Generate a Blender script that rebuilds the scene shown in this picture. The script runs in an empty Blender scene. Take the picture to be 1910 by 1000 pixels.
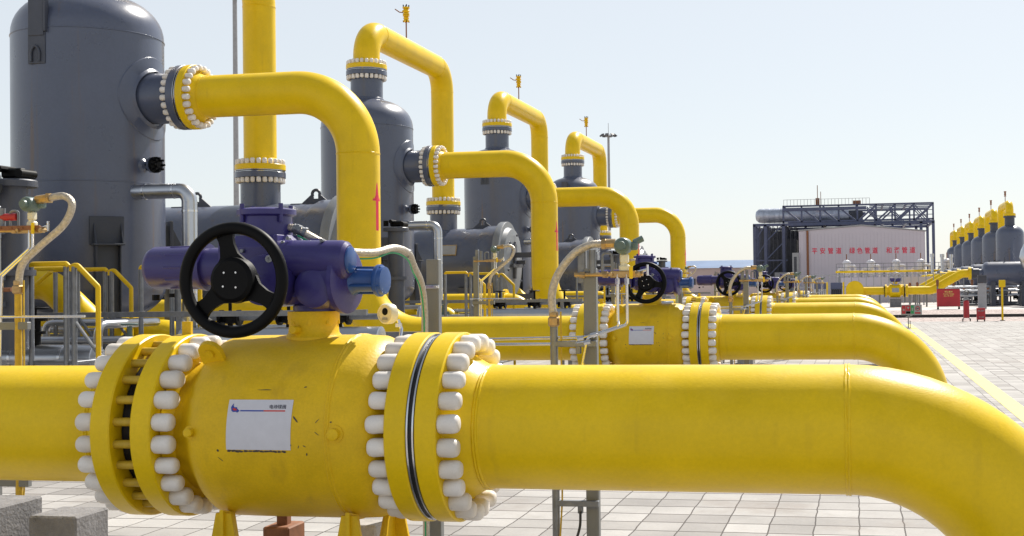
import bpy, math, random
from math import sin, cos, pi, radians, hypot, atan2
from mathutils import Vector as V, Matrix
random.seed(7)
S = bpy.context.scene
COL = S.collection
# ------------------------------------------------------------------ camera
cam = bpy.data.cameras.new('camera'); camo = bpy.data.objects.new('camera', cam); COL.objects.link(camo)
cam.sensor_width = 36.0; cam.sensor_fit = 'HORIZONTAL'
cam.lens = 2327.4 / 1910 * 36
cam.shift_x = -(1161 - 955) / 1910
cam.clip_start = .05; cam.clip_end = 4000
camo.matrix_world = Matrix.Translation((0, 0, 1.7)) @ Matrix.Rotation(radians(10.657), 4, 'Z') @ Matrix.Rotation(radians(90 + .9), 4, 'X') @ Matrix.Rotation(radians(-.754), 4, 'Z')
S.camera = camo
# ------------------------------------------------------------------ world, sun, exposure
SUN_EL, SUN_HEAD = radians(47), radians(19)          # heading measured from +Y towards +X
w = bpy.data.worlds.new('World'); S.world = w; w.use_nodes = True
nt = w.node_tree
sky = nt.nodes.new('ShaderNodeTexSky'); sky.sky_type = 'NISHITA'; sky.sun_disc = False
sky.sun_elevation = SUN_EL; sky.sun_rotation = SUN_HEAD
sky.air_density = 1.0; sky.dust_density = 1.5; sky.ozone_density = 1.0; sky.altitude = 600
bg = nt.nodes['Background']; bg.inputs[1].default_value = .11
milk = nt.nodes.new('ShaderNodeMix'); milk.data_type = 'RGBA'; milk.inputs[0].default_value = .76     # thin milky overcast veil over the clear sky
milk.inputs[7].default_value = (.535 / .11, .572 / .11, .592 / .11, 1)
tcw = nt.nodes.new('ShaderNodeTexCoord'); sxw = nt.nodes.new('ShaderNodeSeparateXYZ'); nt.links.new(tcw.outputs['Generated'], sxw.inputs[0])
elv = nt.nodes.new('ShaderNodeMapRange'); elv.interpolation_type = 'SMOOTHSTEP'; elv.inputs[1].default_value = .22; elv.inputs[2].default_value = .8; elv.inputs[3].default_value = 1.0; elv.inputs[4].default_value = .45
nt.links.new(sxw.outputs[2], elv.inputs[0])
veil = nt.nodes.new('ShaderNodeVectorMath'); veil.operation = 'SCALE'; veil.inputs[0].default_value = (.575 / .11, .595 / .11, .60 / .11)
nt.links.new(elv.outputs[0], veil.inputs['Scale']); nt.links.new(veil.outputs[0], milk.inputs[7])      # haze is brightest low over the horizon
nt.links.new(sky.outputs[0], milk.inputs[6]); nt.links.new(milk.outputs[2], bg.inputs[0])
sl = bpy.data.lights.new('sun', 'SUN'); sl.energy = 5.0; sl.angle = radians(.55); sl.color = (1, .95, .87)
so = bpy.data.objects.new('sun', sl); COL.objects.link(so)
sd = V((sin(SUN_HEAD) * cos(SUN_EL), cos(SUN_HEAD) * cos(SUN_EL), sin(SUN_EL)))
so.rotation_euler = (-sd).to_track_quat('-Z', 'Y').to_euler()
so.location = (0, 0, 40)
S.view_settings.view_transform = 'Standard'; S.view_settings.look = 'None'
S.view_settings.exposure = .5; S.view_settings.gamma = 1

# ------------------------------------------------------------------ materials
def nodes(name):
    m = bpy.data.materials.new(name); m.use_nodes = True
    t = m.node_tree; b = t.nodes['Principled BSDF']
    return m, t, b
def N(t, typ, **kw):
    n = t.nodes.new(typ)
    for k, v in kw.items():
        if k.startswith('i_'): n.inputs[k[2:].replace('_', ' ')].default_value = v
        else: setattr(n, k, v)
    return n
def mat(name, col, rough=.5, metal=0, var=.12, scale=3, bump=.0, bscale=60, chips=None, streak=None, dust=0, spec=.5, coat=0, rvar=.1, caprand=0, sstr=.5):
    m, t, b = nodes(name); L = t.links.new
    tc = N(t, 'ShaderNodeTexCoord')
    n1 = N(t, 'ShaderNodeTexNoise', i_Scale=scale, i_Detail=6, i_Roughness=.6); L(tc.outputs['Object'], n1.inputs['Vector'])
    mx = N(t, 'ShaderNodeMix', data_type='RGBA')
    a = tuple(max(0, c * (1 - var)) for c in col); c2 = tuple(min(1, c * (1 + var)) for c in col)
    mx.inputs[6].default_value = (*a, 1); mx.inputs[7].default_value = (*c2, 1)
    mr = N(t, 'ShaderNodeMapRange'); mr.inputs[1].default_value = .3; mr.inputs[2].default_value = .7
    L(n1.outputs[0], mr.inputs[0]); L(mr.outputs[0], mx.inputs[0])
    out = mx.outputs[2]
    ns_ = N(t, 'ShaderNodeTexNoise', i_Scale=scale * 22, i_Detail=4, i_Roughness=.75); L(tc.outputs['Object'], ns_.inputs['Vector'])
    rs_ = N(t, 'ShaderNodeMapRange'); rs_.inputs[1].default_value = .3; rs_.inputs[2].default_value = .7; rs_.inputs[3].default_value = 1 - var * .6; rs_.inputs[4].default_value = 1 + var * .6
    L(ns_.outputs[0], rs_.inputs[0])
    vs_ = N(t, 'ShaderNodeVectorMath', operation='SCALE'); L(out, vs_.inputs[0]); L(rs_.outputs[0], vs_.inputs['Scale']); out = vs_.outputs[0]
    if caprand:
        oi = N(t, 'ShaderNodeObjectInfo'); ro = N(t, 'ShaderNodeMapRange'); ro.inputs[1].default_value = .45; ro.inputs[4].default_value = caprand; L(oi.outputs['Random'], ro.inputs[0])
        m9 = N(t, 'ShaderNodeMix', data_type='RGBA'); m9.inputs[7].default_value = (.55, .47, .36, 1); L(ro.outputs[0], m9.inputs[0]); L(out, m9.inputs[6]); out = m9.outputs[2]
    if streak:
        mp = N(t, 'ShaderNodeMapping'); mp.inputs['Scale'].default_value = (5, 5, .25); L(tc.outputs['Object'], mp.inputs[0])
        n2 = N(t, 'ShaderNodeTexNoise', i_Scale=1.6, i_Detail=4); L(mp.outputs[0], n2.inputs['Vector'])
        r2 = N(t, 'ShaderNodeMapRange'); r2.inputs[1].default_value = .62; r2.inputs[2].default_value = .78; r2.inputs[4].default_value = sstr
        L(n2.outputs[0], r2.inputs[0])
        m2 = N(t, 'ShaderNodeMix', data_type='RGBA'); m2.inputs[7].default_value = (*streak, 1)
        L(r2.outputs[0], m2.inputs[0]); L(out, m2.inputs[6]); out = m2.outputs[2]
    if chips:
        n3 = N(t, 'ShaderNodeTexNoise', i_Scale=chips[1], i_Detail=5, i_Roughness=.7); L(tc.outputs['Object'], n3.inputs['Vector'])
        r3 = N(t, 'ShaderNodeMapRange'); r3.inputs[1].default_value = chips[2]; r3.inputs[2].default_value = chips[2] + .02
        L(n3.outputs[0], r3.inputs[0])
        m3 = N(t, 'ShaderNodeMix', data_type='RGBA'); m3.inputs[7].default_value = (*chips[0], 1)
        L(r3.outputs[0], m3.inputs[0]); L(out, m3.inputs[6]); out = m3.outputs[2]
    if dust:
        g = N(t, 'ShaderNodeNewGeometry'); sx = N(t, 'ShaderNodeSeparateXYZ'); L(g.outputs['Normal'], sx.inputs[0])
        n4 = N(t, 'ShaderNodeTexNoise', i_Scale=9, i_Detail=6); L(tc.outputs['Object'], n4.inputs['Vector'])
        mu = N(t, 'ShaderNodeMath', operation='MULTIPLY'); L(sx.outputs[2], mu.inputs[0]); L(n4.outputs[0], mu.inputs[1])
        r4 = N(t, 'ShaderNodeMapRange'); r4.inputs[1].default_value = .2; r4.inputs[2].default_value = .65; r4.inputs[4].default_value = dust
        L(mu.outputs[0], r4.inputs[0])
        m4 = N(t, 'ShaderNodeMix', data_type='RGBA'); m4.inputs[7].default_value = (.62, .55, .42, 1)
        L(r4.outputs[0], m4.inputs[0]); L(out, m4.inputs[6]); out = m4.outputs[2]
    L(out, b.inputs['Base Color'])
    rr = N(t, 'ShaderNodeMapRange'); rr.inputs[3].default_value = max(.03, rough - rvar); rr.inputs[4].default_value = min(1, rough + rvar)
    L(n1.outputs[0], rr.inputs[0]); L(rr.outputs[0], b.inputs['Roughness'])
    b.inputs['Metallic'].default_value = metal; b.inputs['Specular IOR Level'].default_value = spec
    b.inputs['Coat Weight'].default_value = coat; b.inputs['Coat Roughness'].default_value = .28
    if bump:
        nb = N(t, 'ShaderNodeTexNoise', i_Scale=bscale, i_Detail=3); L(tc.outputs['Object'], nb.inputs['Vector'])
        bp = N(t, 'ShaderNodeBump', i_Strength=bump, i_Distance=.01); L(nb.outputs[0], bp.inputs['Height']); L(bp.outputs[0], b.inputs['Normal'])
    return m
YEL = mat('yellow_paint', (.78, .53, .004), .34, var=.08, scale=2.2, bump=.07, bscale=85, chips=((.16, .09, .03), 7, .745), dust=.05, spec=.28, rvar=.12, streak=(.40, .24, .02), sstr=.30)
YEL2 = mat('yellow_paint_weathered', (.73, .47, .006), .46, var=.12, scale=4, bump=.14, bscale=60, chips=((.10, .06, .03), 9, .71), dust=.08, spec=.3, rvar=.14, streak=(.36, .20, .02), sstr=.35)
YELT = mat('yellow_thread_paint', (.5, .33, .02), .5, var=.2, scale=20)
GREY = mat('grey_blue_paint', (.076, .092, .145), .30, var=.1, scale=1.2, bump=.10, bscale=30, streak=(.13, .085, .06), sstr=.75, dust=.07, rvar=.14, coat=.3)
GREYD = mat('dark_grey_paint', (.055, .062, .085), .45, var=.15, scale=4, bump=.05)
GREYL = mat('light_grey_paint', (.30, .31, .33), .5, var=.12, scale=4)
BLUE = mat('blue_purple_enamel', (.033, .026, .15), .36, var=.12, scale=5, bump=.05, bscale=80, dust=.04)
BLUEL = mat('bright_blue_enamel', (.02, .075, .26), .35, var=.1, scale=5)
BLACK = mat('black_paint', (.002, .002, .0025), .5, var=.2, scale=8, spec=.14)
RUB = mat('black_rubber', (.012, .012, .015), .55, var=.2, scale=8)
CAPW = mat('white_plastic_cap', (.80, .76, .72), .45, var=.08, scale=6, bump=.12, bscale=26, chips=((.25, .14, .08), 11, .70), caprand=.35)
STEEL = mat('bright_steel', (.62, .63, .66), .22, metal=1, var=.1, scale=10, bump=.1, bscale=12)
CLAD = mat('aluminium_cladding', (.50, .52, .56), .32, metal=1, var=.08, scale=3, bump=.35, bscale=5)
STEELD = mat('galvanised_steel', (.20, .21, .23), .45, metal=.6, var=.2, scale=14)
POST = mat('grey_post_paint', (.17, .175, .175), .5, var=.1, scale=6)
HOSE = mat('braided_hose', (.50, .45, .38), .38, metal=.75, var=.25, scale=60, bump=.5, bscale=220)
BRASS = mat('brass_fitting', (.42, .29, .14), .4, metal=.8, var=.25, scale=25)
GREENC = mat('green_cable', (.02, .28, .12), .5)
GREENG = mat('grey_green_enamel', (.10, .15, .14), .4, var=.15, scale=10)
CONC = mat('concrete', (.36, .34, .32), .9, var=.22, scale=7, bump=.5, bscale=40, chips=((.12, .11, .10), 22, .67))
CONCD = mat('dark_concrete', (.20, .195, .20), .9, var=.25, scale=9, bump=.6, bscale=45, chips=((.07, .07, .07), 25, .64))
WHITEP = mat('white_plate', (.62, .62, .68), .5, var=.04, scale=20)
WHITEF = mat('ivory_enamel', (.70, .66, .50), .4, var=.06)
RED = mat('red_paint', (.42, .02, .03), .45, var=.12, scale=3)
REDB = mat('red_arrow_paint', (.70, .01, .06), .5, var=.05)
RUST = mat('rusty_brown', (.22, .09, .04), .7, var=.3, scale=12)
INKB = mat('dark_ink', (.03, .03, .06), .6); INKBL = mat('blue_ink', (.02, .05, .35), .6); INKR = mat('red_ink', (.55, .03, .02), .6)
INKG = mat('grey_ink', (.28, .28, .33), .6); SGREEN = mat('green_sign', (.02, .30, .10), .5)
LEGM = mat('dark_paint_and_leg_shade', (.034, .04, .058), .5, var=.15, scale=5)  # leg channel shade put into the colour; also serves the dark gear brackets
WALLP = mat('pale_cladding_wall', (.52, .49, .56), .6, var=.03, scale=.4)
FRAMEM = mat('blue_grey_steel_frame', (.07, .085, .16), .5, var=.15, scale=1)
DARKI = mat('dark_machinery', (.05, .055, .07), .6, var=.3, scale=2)
ROOFB = mat('blue_roof_sheet', (.06, .13, .27), .5, var=.1, scale=.2)
PINKW = mat('pinkish_wall', (.50, .40, .38), .7, var=.08, scale=.3)
BACKF = mat('silver_tank', (.6, .62, .66), .3, metal=.6, var=.1)

def ground_mats():
    m, t, b = nodes('square_pavers'); L = t.links.new
    tc = N(t, 'ShaderNodeTexCoord')
    wn = N(t, 'ShaderNodeTexNoise', i_Scale=3.4, i_Detail=5); L(tc.outputs['Object'], wn.inputs['Vector'])
    wv = N(t, 'ShaderNodeVectorMath', operation='MULTIPLY_ADD'); wv.inputs[1].default_value = (.030, .013, 0); L(wn.outputs['Color'], wv.inputs[0])
    mpp = N(t, 'ShaderNodeMapping'); mpp.inputs['Scale'].default_value = (1, .5, 1); L(tc.outputs['Object'], mpp.inputs[0]); L(mpp.outputs[0], wv.inputs[2])
    br = N(t, 'ShaderNodeTexBrick', offset=0.0, squash=1.0); L(wv.outputs[0], br.inputs['Vector'])
    for k, v in dict(Scale=1.0).items(): br.inputs[k].default_value = v
    br.inputs['Mortar Size'].default_value = .0055; br.inputs['Mortar Smooth'].default_value = .25
    br.inputs['Brick Width'].default_value = .31; br.inputs['Row Height'].default_value = .16
    br.inputs['Bias'].default_value = 0
    br.inputs['Color1'].default_value = (.275, .26, .25, 1); br.inputs['Color2'].default_value = (.43, .415, .40, 1)
    br.inputs['Mortar'].default_value = (.06, .05, .045, 1)
    n1 = N(t, 'ShaderNodeTexNoise', i_Scale=1.1, i_Detail=8, i_Roughness=.65); L(tc.outputs['Object'], n1.inputs['Vector'])
    n2 = N(t, 'ShaderNodeTexNoise', i_Scale=45, i_Detail=4); L(tc.outputs['Object'], n2.inputs['Vector'])
    r1 = N(t, 'ShaderNodeMapRange'); r1.inputs[1].default_value = .3; r1.inputs[2].default_value = .72; r1.inputs[3].default_value = .74; r1.inputs[4].default_value = 1.12; L(n1.outputs[0], r1.inputs[0])
    r2 = N(t, 'ShaderNodeMapRange'); r2.inputs[3].default_value = .86; r2.inputs[4].default_value = 1.14; L(n2.outputs[0], r2.inputs[0])
    mu = N(t, 'ShaderNodeMath', operation='MULTIPLY'); L(r1.outputs[0], mu.inputs[0]); L(r2.outputs[0], mu.inputs[1])
    vm = N(t, 'ShaderNodeVectorMath', operation='SCALE'); L(br.outputs['Color'], vm.inputs[0]); L(mu.outputs[0], vm.inputs['Scale'])
    nst = N(t, 'ShaderNodeTexNoise', i_Scale=.7, i_Detail=9, i_Roughness=.7); L(tc.outputs['Object'], nst.inputs['Vector'])
    rst = N(t, 'ShaderNodeMapRange'); rst.inputs[1].default_value = .54; rst.inputs[2].default_value = .70; rst.inputs[4].default_value = .5; L(nst.outputs[0], rst.inputs[0])
    mst = N(t, 'ShaderNodeMix', data_type='RGBA'); mst.inputs[7].default_value = (.20, .155, .125, 1); L(rst.outputs[0], mst.inputs[0]); L(vm.outputs[0], mst.inputs[6])
    L(mst.outputs[2], b.inputs['Base Color']); b.inputs['Roughness'].default_value = .85
    ad = N(t, 'ShaderNodeMath', operation='MULTIPLY_ADD'); ad.inputs[1].default_value = -1.0; L(br.outputs['Fac'], ad.inputs[0])
    s3 = N(t, 'ShaderNodeMath', operation='MULTIPLY'); s3.inputs[1].default_value = .25; L(n2.outputs[0], s3.inputs[0]); L(s3.outputs[0], ad.inputs[2])
    bp = N(t, 'ShaderNodeBump', i_Strength=.6, i_Distance=.008); L(ad.outputs[0], bp.inputs['Height']); L(bp.outputs[0], b.inputs['Normal'])
    g, t, b = nodes('gravel'); L = t.links.new
    tc = N(t, 'ShaderNodeTexCoord'); v = N(t, 'ShaderNodeTexVoronoi', i_Scale=9); L(tc.outputs['Object'], v.inputs['Vector'])
    cr = N(t, 'ShaderNodeValToRGB'); cr.color_ramp.elements[0].color = (.12, .08, .07, 1); cr.color_ramp.elements[1].color = (.62, .53, .50, 1)
    sp = N(t, 'ShaderNodeSeparateColor'); L(v.outputs['Color'], sp.inputs[0]); L(sp.outputs[0], cr.inputs[0]); L(cr.outputs[0], b.inputs['Base Color'])
    b.inputs['Roughness'].default_value = .95
    bp = N(t, 'ShaderNodeBump', i_Strength=.8, i_Distance=.03); L(v.outputs['Distance'], bp.inputs['Height']); L(bp.outputs[0], b.inputs['Normal'])
    return m, g
PAVE, GRAVEL = ground_mats()
EARTH = mat('dry_earth', (.42, .36, .31), .95, var=.15, scale=.08, bump=.3, bscale=2)
SLAB = mat('pale_concrete_slab', (.50, .46, .44), .9, var=.12, scale=.7, bump=.2, bscale=8)
YLINE = mat('yellow_road_paint', (.70, .58, .15), .7, var=.14, scale=5, chips=((.34, .30, .24), 6, .66))
BRICKP = mat('paving_border', (.5, .46, .44), .9, var=.1)

# ------------------------------------------------------------------ mesh builder
class MB:
    def __init__(s): s.v, s.f, s.m, s.c = [], [], [], []
    def add(s, vs, fs, mi=0):
        o = len(s.v); s.c.append((o, o + len(vs), len(s.f), len(s.f) + len(fs))); s.v += [tuple(p) for p in vs]
        s.f += [tuple(i + o for i in f) for f in fs]; s.m += [mi] * len(fs); return s
    def box(s, x0, x1, y0, y1, z0, z1, mi=0):
        vs = [(x, y, z) for x in (x0, x1) for y in (y0, y1) for z in (z0, z1)]
        return s.add(vs, [(0, 1, 3, 2), (4, 6, 7, 5), (0, 4, 5, 1), (2, 3, 7, 6), (0, 2, 6, 4), (1, 5, 7, 3)], mi)
    def bbox(s, c, sz, b=.01, rz=0, mi=0, M=None):      # bevelled box: 24 verts
        hx, hy, hz = (q / 2 for q in sz); b = min(b, hx * .9, hy * .9, hz * .9)
        vs = []; idx = {}
        for sx in (-1, 1):
            for sy in (-1, 1):
                for sz_ in (-1, 1):
                    for k in range(3):
                        p = [sx * (hx - b), sy * (hy - b), sz_ * (hz - b)]; p[k] += (sx, sy, sz_)[k] * b
                        idx[(sx, sy, sz_, k)] = len(vs); vs.append(p)
        f = []
        for k in range(3):
            for sg in (-1, 1):
                o = [a for a in range(3) if a != k]; q = []
                for u, v_ in ((-1, -1), (1, -1), (1, 1), (-1, 1)):
                    c_ = [0, 0, 0]; c_[k] = sg; c_[o[0]] = u; c_[o[1]] = v_; q.append(idx[(*c_, k)])
                f.append(tuple(q if (sg > 0) != (k == 1) else q[::-1]))
        for k in range(3):          # edges along axis k
            o = [a for a in range(3) if a != k]
            for u in (-1, 1):
                for v_ in (-1, 1):
                    q = []
                    for e, kk in ((-1, o[0]), (1, o[0]), (1, o[1]), (-1, o[1])):
                        c_ = [0, 0, 0]; c_[k] = e; c_[o[0]] = u; c_[o[1]] = v_; q.append(idx[(*c_, kk)])
                    f.append(tuple(q))
        for sx in (-1, 1):
            for sy in (-1, 1):
                for sz_ in (-1, 1): f.append(tuple(idx[(sx, sy, sz_, k)] for k in range(3)))
        R = Matrix.Rotation(rz, 3, 'Z') if M is None else M
        return s.add([R @ V(p) + V(c) for p in vs], f, mi)
    def lathe(s, prof, o, ax, seg=32, mi=0, caps=True):   # prof: (distance along axis, radius)
        ax = V(ax).normalized(); u = ax.orthogonal().normalized()
        if abs(ax.z) < .9: u = V((0, 0, 1)).cross(ax).normalized()
        w_ = ax.cross(u); vs = []; fs = []; n = len(prof)
        for t_, r in prof:
            for k in range(seg):
                a = 2 * pi * k / seg; vs.append(V(o) + ax * t_ + (u * cos(a) + w_ * sin(a)) * r)
        for i in range(n - 1):
            for k in range(seg):
                k2 = (k + 1) % seg; fs.append((i * seg + k, i * seg + k2, (i + 1) * seg + k2, (i + 1) * seg + k))
        if caps:
            if prof[0][1] > 1e-4: fs.append(tuple(range(seg))[::-1])
            if prof[-1][1] > 1e-4: fs.append(tuple(range((n - 1) * seg, n * seg)))
        return s.add(vs, fs, mi)
    def cyl(s, a, b, r, seg=16, mi=0, r2=None, bev=0):
        a, b = V(a), V(b); L = (b - a).length; r2 = r if r2 is None else r2
        pr = [(0, r), (L, r2)] if not bev else [(0, r - bev), (bev, r), (L - bev, r2), (L, r2 - bev)]
        return s.lathe(pr, a, b - a, seg, mi)
    def tube(s, pts, r, seg=12, mi=0, closed=False, caps=True):
        pts = [V(p) for p in pts]; n = len(pts); vs = []; fs = []
        tan = []
        for i in range(n):
            a = pts[i - 1] if (i > 0 or closed) else pts[i]; b = pts[(i + 1) % n] if (i < n - 1 or closed) else pts[i]
            tan.append((b - a).normalized())
        u = tan[0].orthogonal().normalized()
        if closed:
            nrm = (pts[1] - pts[0]).cross(pts[2] - pts[1]).normalized(); u = nrm
        for i in range(n):
            u = (u - tan[i] * u.dot(tan[i])).normalized(); w_ = tan[i].cross(u)
            rr = r[i] if isinstance(r, (list, tuple)) else r
            for k in range(seg):
                a = 2 * pi * k / seg; vs.append(pts[i] + (u * cos(a) + w_ * sin(a)) * rr)
        for i in range(n if closed else n - 1):
            j = (i + 1) % n
            for k in range(seg):
                k2 = (k + 1) % seg; fs.append((i * seg + k, i * seg + k2, j * seg + k2, j * seg + k))
        if caps and not closed: fs += [tuple(range(seg))[::-1], tuple(range((n - 1) * seg, n * seg))]
        return s.add(vs, fs, mi)
    def prism(s, poly, o, u, v_, w_, mi=0):     # poly in (u,v), extruded by vector w_
        o, u, v_, w_ = V(o), V(u), V(v_), V(w_); n = len(poly)
        a = [o + u * p[0] + v_ * p[1] for p in poly]; b = [q + w_ for q in a]
        fs = [tuple(range(n))[::-1], tuple(range(n, 2 * n))] + [(i, (i + 1) % n, n + (i + 1) % n, n + i) for i in range(n)]
        return s.add(a + b, fs, mi)
    def build(s, name, mats, parent=None, ang=35, loc=None, one=False):
        if parent is not None and not one and len(s.c) > 1:      # pieces that do not touch become parts of their own
            bb = []
            for a, b, _, _ in s.c:
                q = s.v[a:b]; bb.append(([min(p[k] for p in q) - .004 for k in range(3)], [max(p[k] for p in q) + .004 for k in range(3)]))
            g_ = list(range(len(bb)))
            def fd(i):
                while g_[i] != i: i = g_[i]
                return i
            for i in range(len(bb)):
                for j in range(i):
                    if all(bb[i][0][k] <= bb[j][1][k] and bb[j][0][k] <= bb[i][1][k] for k in range(3)): g_[fd(i)] = fd(j)
            grp = {}
            for i in range(len(bb)): grp.setdefault(fd(i), []).append(i)
            if 1 < len(grp) <= 60:
                out = None
                for ids in grp.values():
                    m = MB()
                    for i in ids:
                        a, b, f0, f1 = s.c[i]; d = len(m.v) - a
                        m.c.append((len(m.v), len(m.v) + b - a, len(m.f), len(m.f) + f1 - f0)); m.v += s.v[a:b]
                        m.f += [tuple(x + d for x in f) for f in s.f[f0:f1]]; m.m += s.m[f0:f1]
                    out = m.build(name, mats, parent, ang, one=True) if out is None else (m.build(name, mats, parent, ang, one=True), out)[1]
                return out
        off = V((0, 0, 0))
        if parent is not None: off = wl(parent)
        if parent is None and loc is not None: off = V(loc)
        me = bpy.data.meshes.new(name)
        me.from_pydata([tuple(V(p) - off) for p in s.v], [], s.f)
        mats = mats if isinstance(mats, (list, tuple)) else [mats]
        for m in mats: me.materials.append(m)
        me.polygons.foreach_set('material_index', s.m); me.polygons.foreach_set('use_smooth', [True] * len(s.f))
        me.update()
        import bmesh
        bm = bmesh.new(); bm.from_mesh(me); bmesh.ops.recalc_face_normals(bm, faces=bm.faces); bm.to_mesh(me); bm.free()
        me.set_sharp_from_angle(angle=radians(ang))
        o = bpy.data.objects.new(name, me); COL.objects.link(o)
        if parent is not None: o.parent = parent
        elif loc is not None: o.location = loc
        return o
def wl(o):
    p = V((0, 0, 0))
    while o is not None: p += o.location; o = o.parent
    return p
def tag(o, label=None, cat=None, group=None, kind=None):
    if label: o['label'] = label
    if cat: o['category'] = cat
    if group: o['group'] = group
    if kind: o['kind'] = kind
    return o
def thing(name, label, cat, loc, group=None):
    o = bpy.data.objects.new(name, None); COL.objects.link(o); o.location = loc; o.empty_display_size = .2
    return tag(o, label, cat, group)
KIDS = {}
def copy_tree(o, parent=None, d=(0, 0, 0), label=None):
    c = o.copy(); COL.objects.link(c)
    if parent is None: c.location = V(o.location) + V(d); c['label'] = label
    else: c.parent = parent
    for ch in [x for x in KIDS.get(o.name, [])]: copy_tree(ch, c)
    return c
def index_kids():
    KIDS.clear()
    for o in bpy.data.objects:
        if o.parent: KIDS.setdefault(o.parent.name, []).append(o)
def fillet(pts, rad, n=10):
    pts = [V(p) for p in pts]; out = [pts[0]]
    for i in range(1, len(pts) - 1):
        a, b, c = pts[i - 1], pts[i], pts[i + 1]; d1 = (a - b).normalized(); d2 = (c - b).normalized()
        r = rad[i - 1] if isinstance(rad, (list, tuple)) else rad
        th = d1.angle(d2); tl = r / math.tan(th / 2); tl = min(tl, (a - b).length * .999, (c - b).length * .999); r = tl * math.tan(th / 2)
        ctr = b + (d1 + d2).normalized() * (r / sin(th / 2)); s_ = b + d1 * tl; e_ = b + d2 * tl
        v1 = s_ - ctr; v2 = e_ - ctr; tot = v1.angle(v2)
        for k in range(n + 1):
            f = k / n; out.append(ctr + (v1 * sin((1 - f) * tot) + v2 * sin(f * tot)) / sin(tot))
    out.append(pts[-1]); return out
def spline(pts, n=8):
    P = [V(p) for p in pts]; P = [P[0] * 2 - P[1]] + P + [P[-1] * 2 - P[-2]]; out = []
    for i in range(1, len(P) - 2):
        for k in range(n):
            t = k / n; a, b, c, d = P[i - 1:i + 3]
            out.append(.5 * ((2 * b) + (c - a) * t + (2 * a - 5 * b + 4 * c - d) * t * t + (3 * b - a - 3 * c + d) * t ** 3))
    out.append(P[-2]); return out
def text_mesh(body, size, name='tmp'):      # flat text outline as (verts, faces), centred
    c = bpy.data.curves.new(name, 'FONT'); c.body = body; c.size = size; c.align_x = 'CENTER'; c.align_y = 'CENTER'; c.resolution_u = 2; c.offset = size * .012
    o = bpy.data.objects.new(name, c); COL.objects.link(o); bpy.context.view_layer.update()
    me = bpy.data.meshes.new_from_object(o.evaluated_get(bpy.context.evaluated_depsgraph_get()))
    vs = [V(v.co) for v in me.vertices]; fs = [tuple(p.vertices) for p in me.polygons]
    bpy.data.objects.remove(o); bpy.data.curves.remove(c); bpy.data.meshes.remove(me)
    return vs, fs

D0, SP = 5.993, 10.7164
def D(k): return D0 + SP * k
ORD = ['nearest', 'second nearest', 'third nearest', 'fourth nearest', 'farthest']
PR, FR, CR, PZ, OZ = .305, .47, .418, 1.018, 4.56

# bolt caps: shared meshes, drawn along +Z of their own frame
def cap_mesh():
    mb = MB(); mb.lathe([(0, .039), (.008, .0435), (.070, .0445), (.086, .041), (.096, .032), (.1, .018), (.101, 0)], (0, 0, 0), (0, 0, 1), 14)
    o = mb.build('bolt_cap', CAPW, ang=60); me = o.data; bpy.data.objects.remove(o); return me
CAPM = cap_mesh()
def flange(parent, face, ax, m, r_neck=PR, caps=True, n=24, name='flange', neck=.115, t=.105, merge=False):
    """disc from its mating face at `face`, going along ax, then a weld neck; caps round the back"""
    face, ax = V(face), V(ax).normalized()
    mb = MB(); b = .006
    mb.lathe([(0, .36), (0, FR - b), (b, FR), (t - b, FR), (t, FR - b), (t, .375), (t + neck * .2, r_neck + .055), (t + neck, r_neck + .004), (t + neck + .012, r_neck - .004)], face, ax, 64, caps=False)
    fo = mb.build(name, m, parent)
    u = ax.orthogonal().normalized()
    if abs(ax.z) < .9: u = V((0, 0, 1)).cross(ax).normalized()
    w_ = ax.cross(u); q = V((0, 0, 1)).rotation_difference(ax)
    if caps:
        for k in range(n):
            a = 2 * pi * (k + .5) / n
            c = bpy.data.objects.new('bolt_cap', CAPM); COL.objects.link(c); c.parent = fo
            c.location = face + ax * t + (u * cos(a) + w_ * sin(a)) * CR - wl(fo)
            c.rotation_mode = 'QUATERNION'; c.rotation_quaternion = Matrix.Rotation(random.uniform(-.07, .07), 4, V((random.uniform(-1, 1), random.uniform(-1, 1), random.uniform(-1, 1)))).to_quaternion() @ q @ Matrix.Rotation(random.uniform(0, 6), 4, 'Z').to_quaternion()
            j = random.uniform(.93, 1.04); c.scale = (j, j, random.uniform(.93, 1.05))
    return fo
def gasket(parent, c, ax, w_=.045):
    c, ax = V(c), V(ax).normalized(); h = w_ / 2
    MB().lathe([(-h + .001, .30), (-h + .001, .452), (h - .001, .452), (h - .001, .30)], c, ax, 64, caps=False).build('gasket', RUB, parent)
    mb = MB()
    for s_ in (-1, 1): mb.lathe([(s_ * h * .62 - .004, .44), (s_ * h * .62 - .004, .464), (s_ * h * .62 + .004, .464), (s_ * h * .62 + .004, .44)], c, ax, 64, caps=False)
    mb.build('gasket_ring', STEEL, parent)
def seam(mb, c, ax, r, mi=0):      # raised, slightly rippled weld bead round a pipe
    c, ax = V(c), V(ax).normalized(); u = ax.orthogonal().normalized(); w_ = ax.cross(u); n = 96; vs = []; fs = []
    pr = [(-.016, -.004), (-.012, .003), (-.007, .0045), (-.001, .001), (.006, .005), (.012, .003), (.016, -.004)]
    for t, h in pr:
        for i in range(n):
            a = 2 * pi * i / n; rr = r + h + (random.uniform(-.0012, .0012) if h > 0 else 0)
            vs.append(c + ax * (t + random.uniform(-.001, .001)) + (u * cos(a) + w_ * sin(a)) * rr)
    for k in range(len(pr) - 1):
        for i in range(n):
            i2 = (i + 1) % n; fs.append((k * n + i, k * n + i2, (k + 1) * n + i2, (k + 1) * n + i))
    mb.add(vs, fs, mi)

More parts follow.
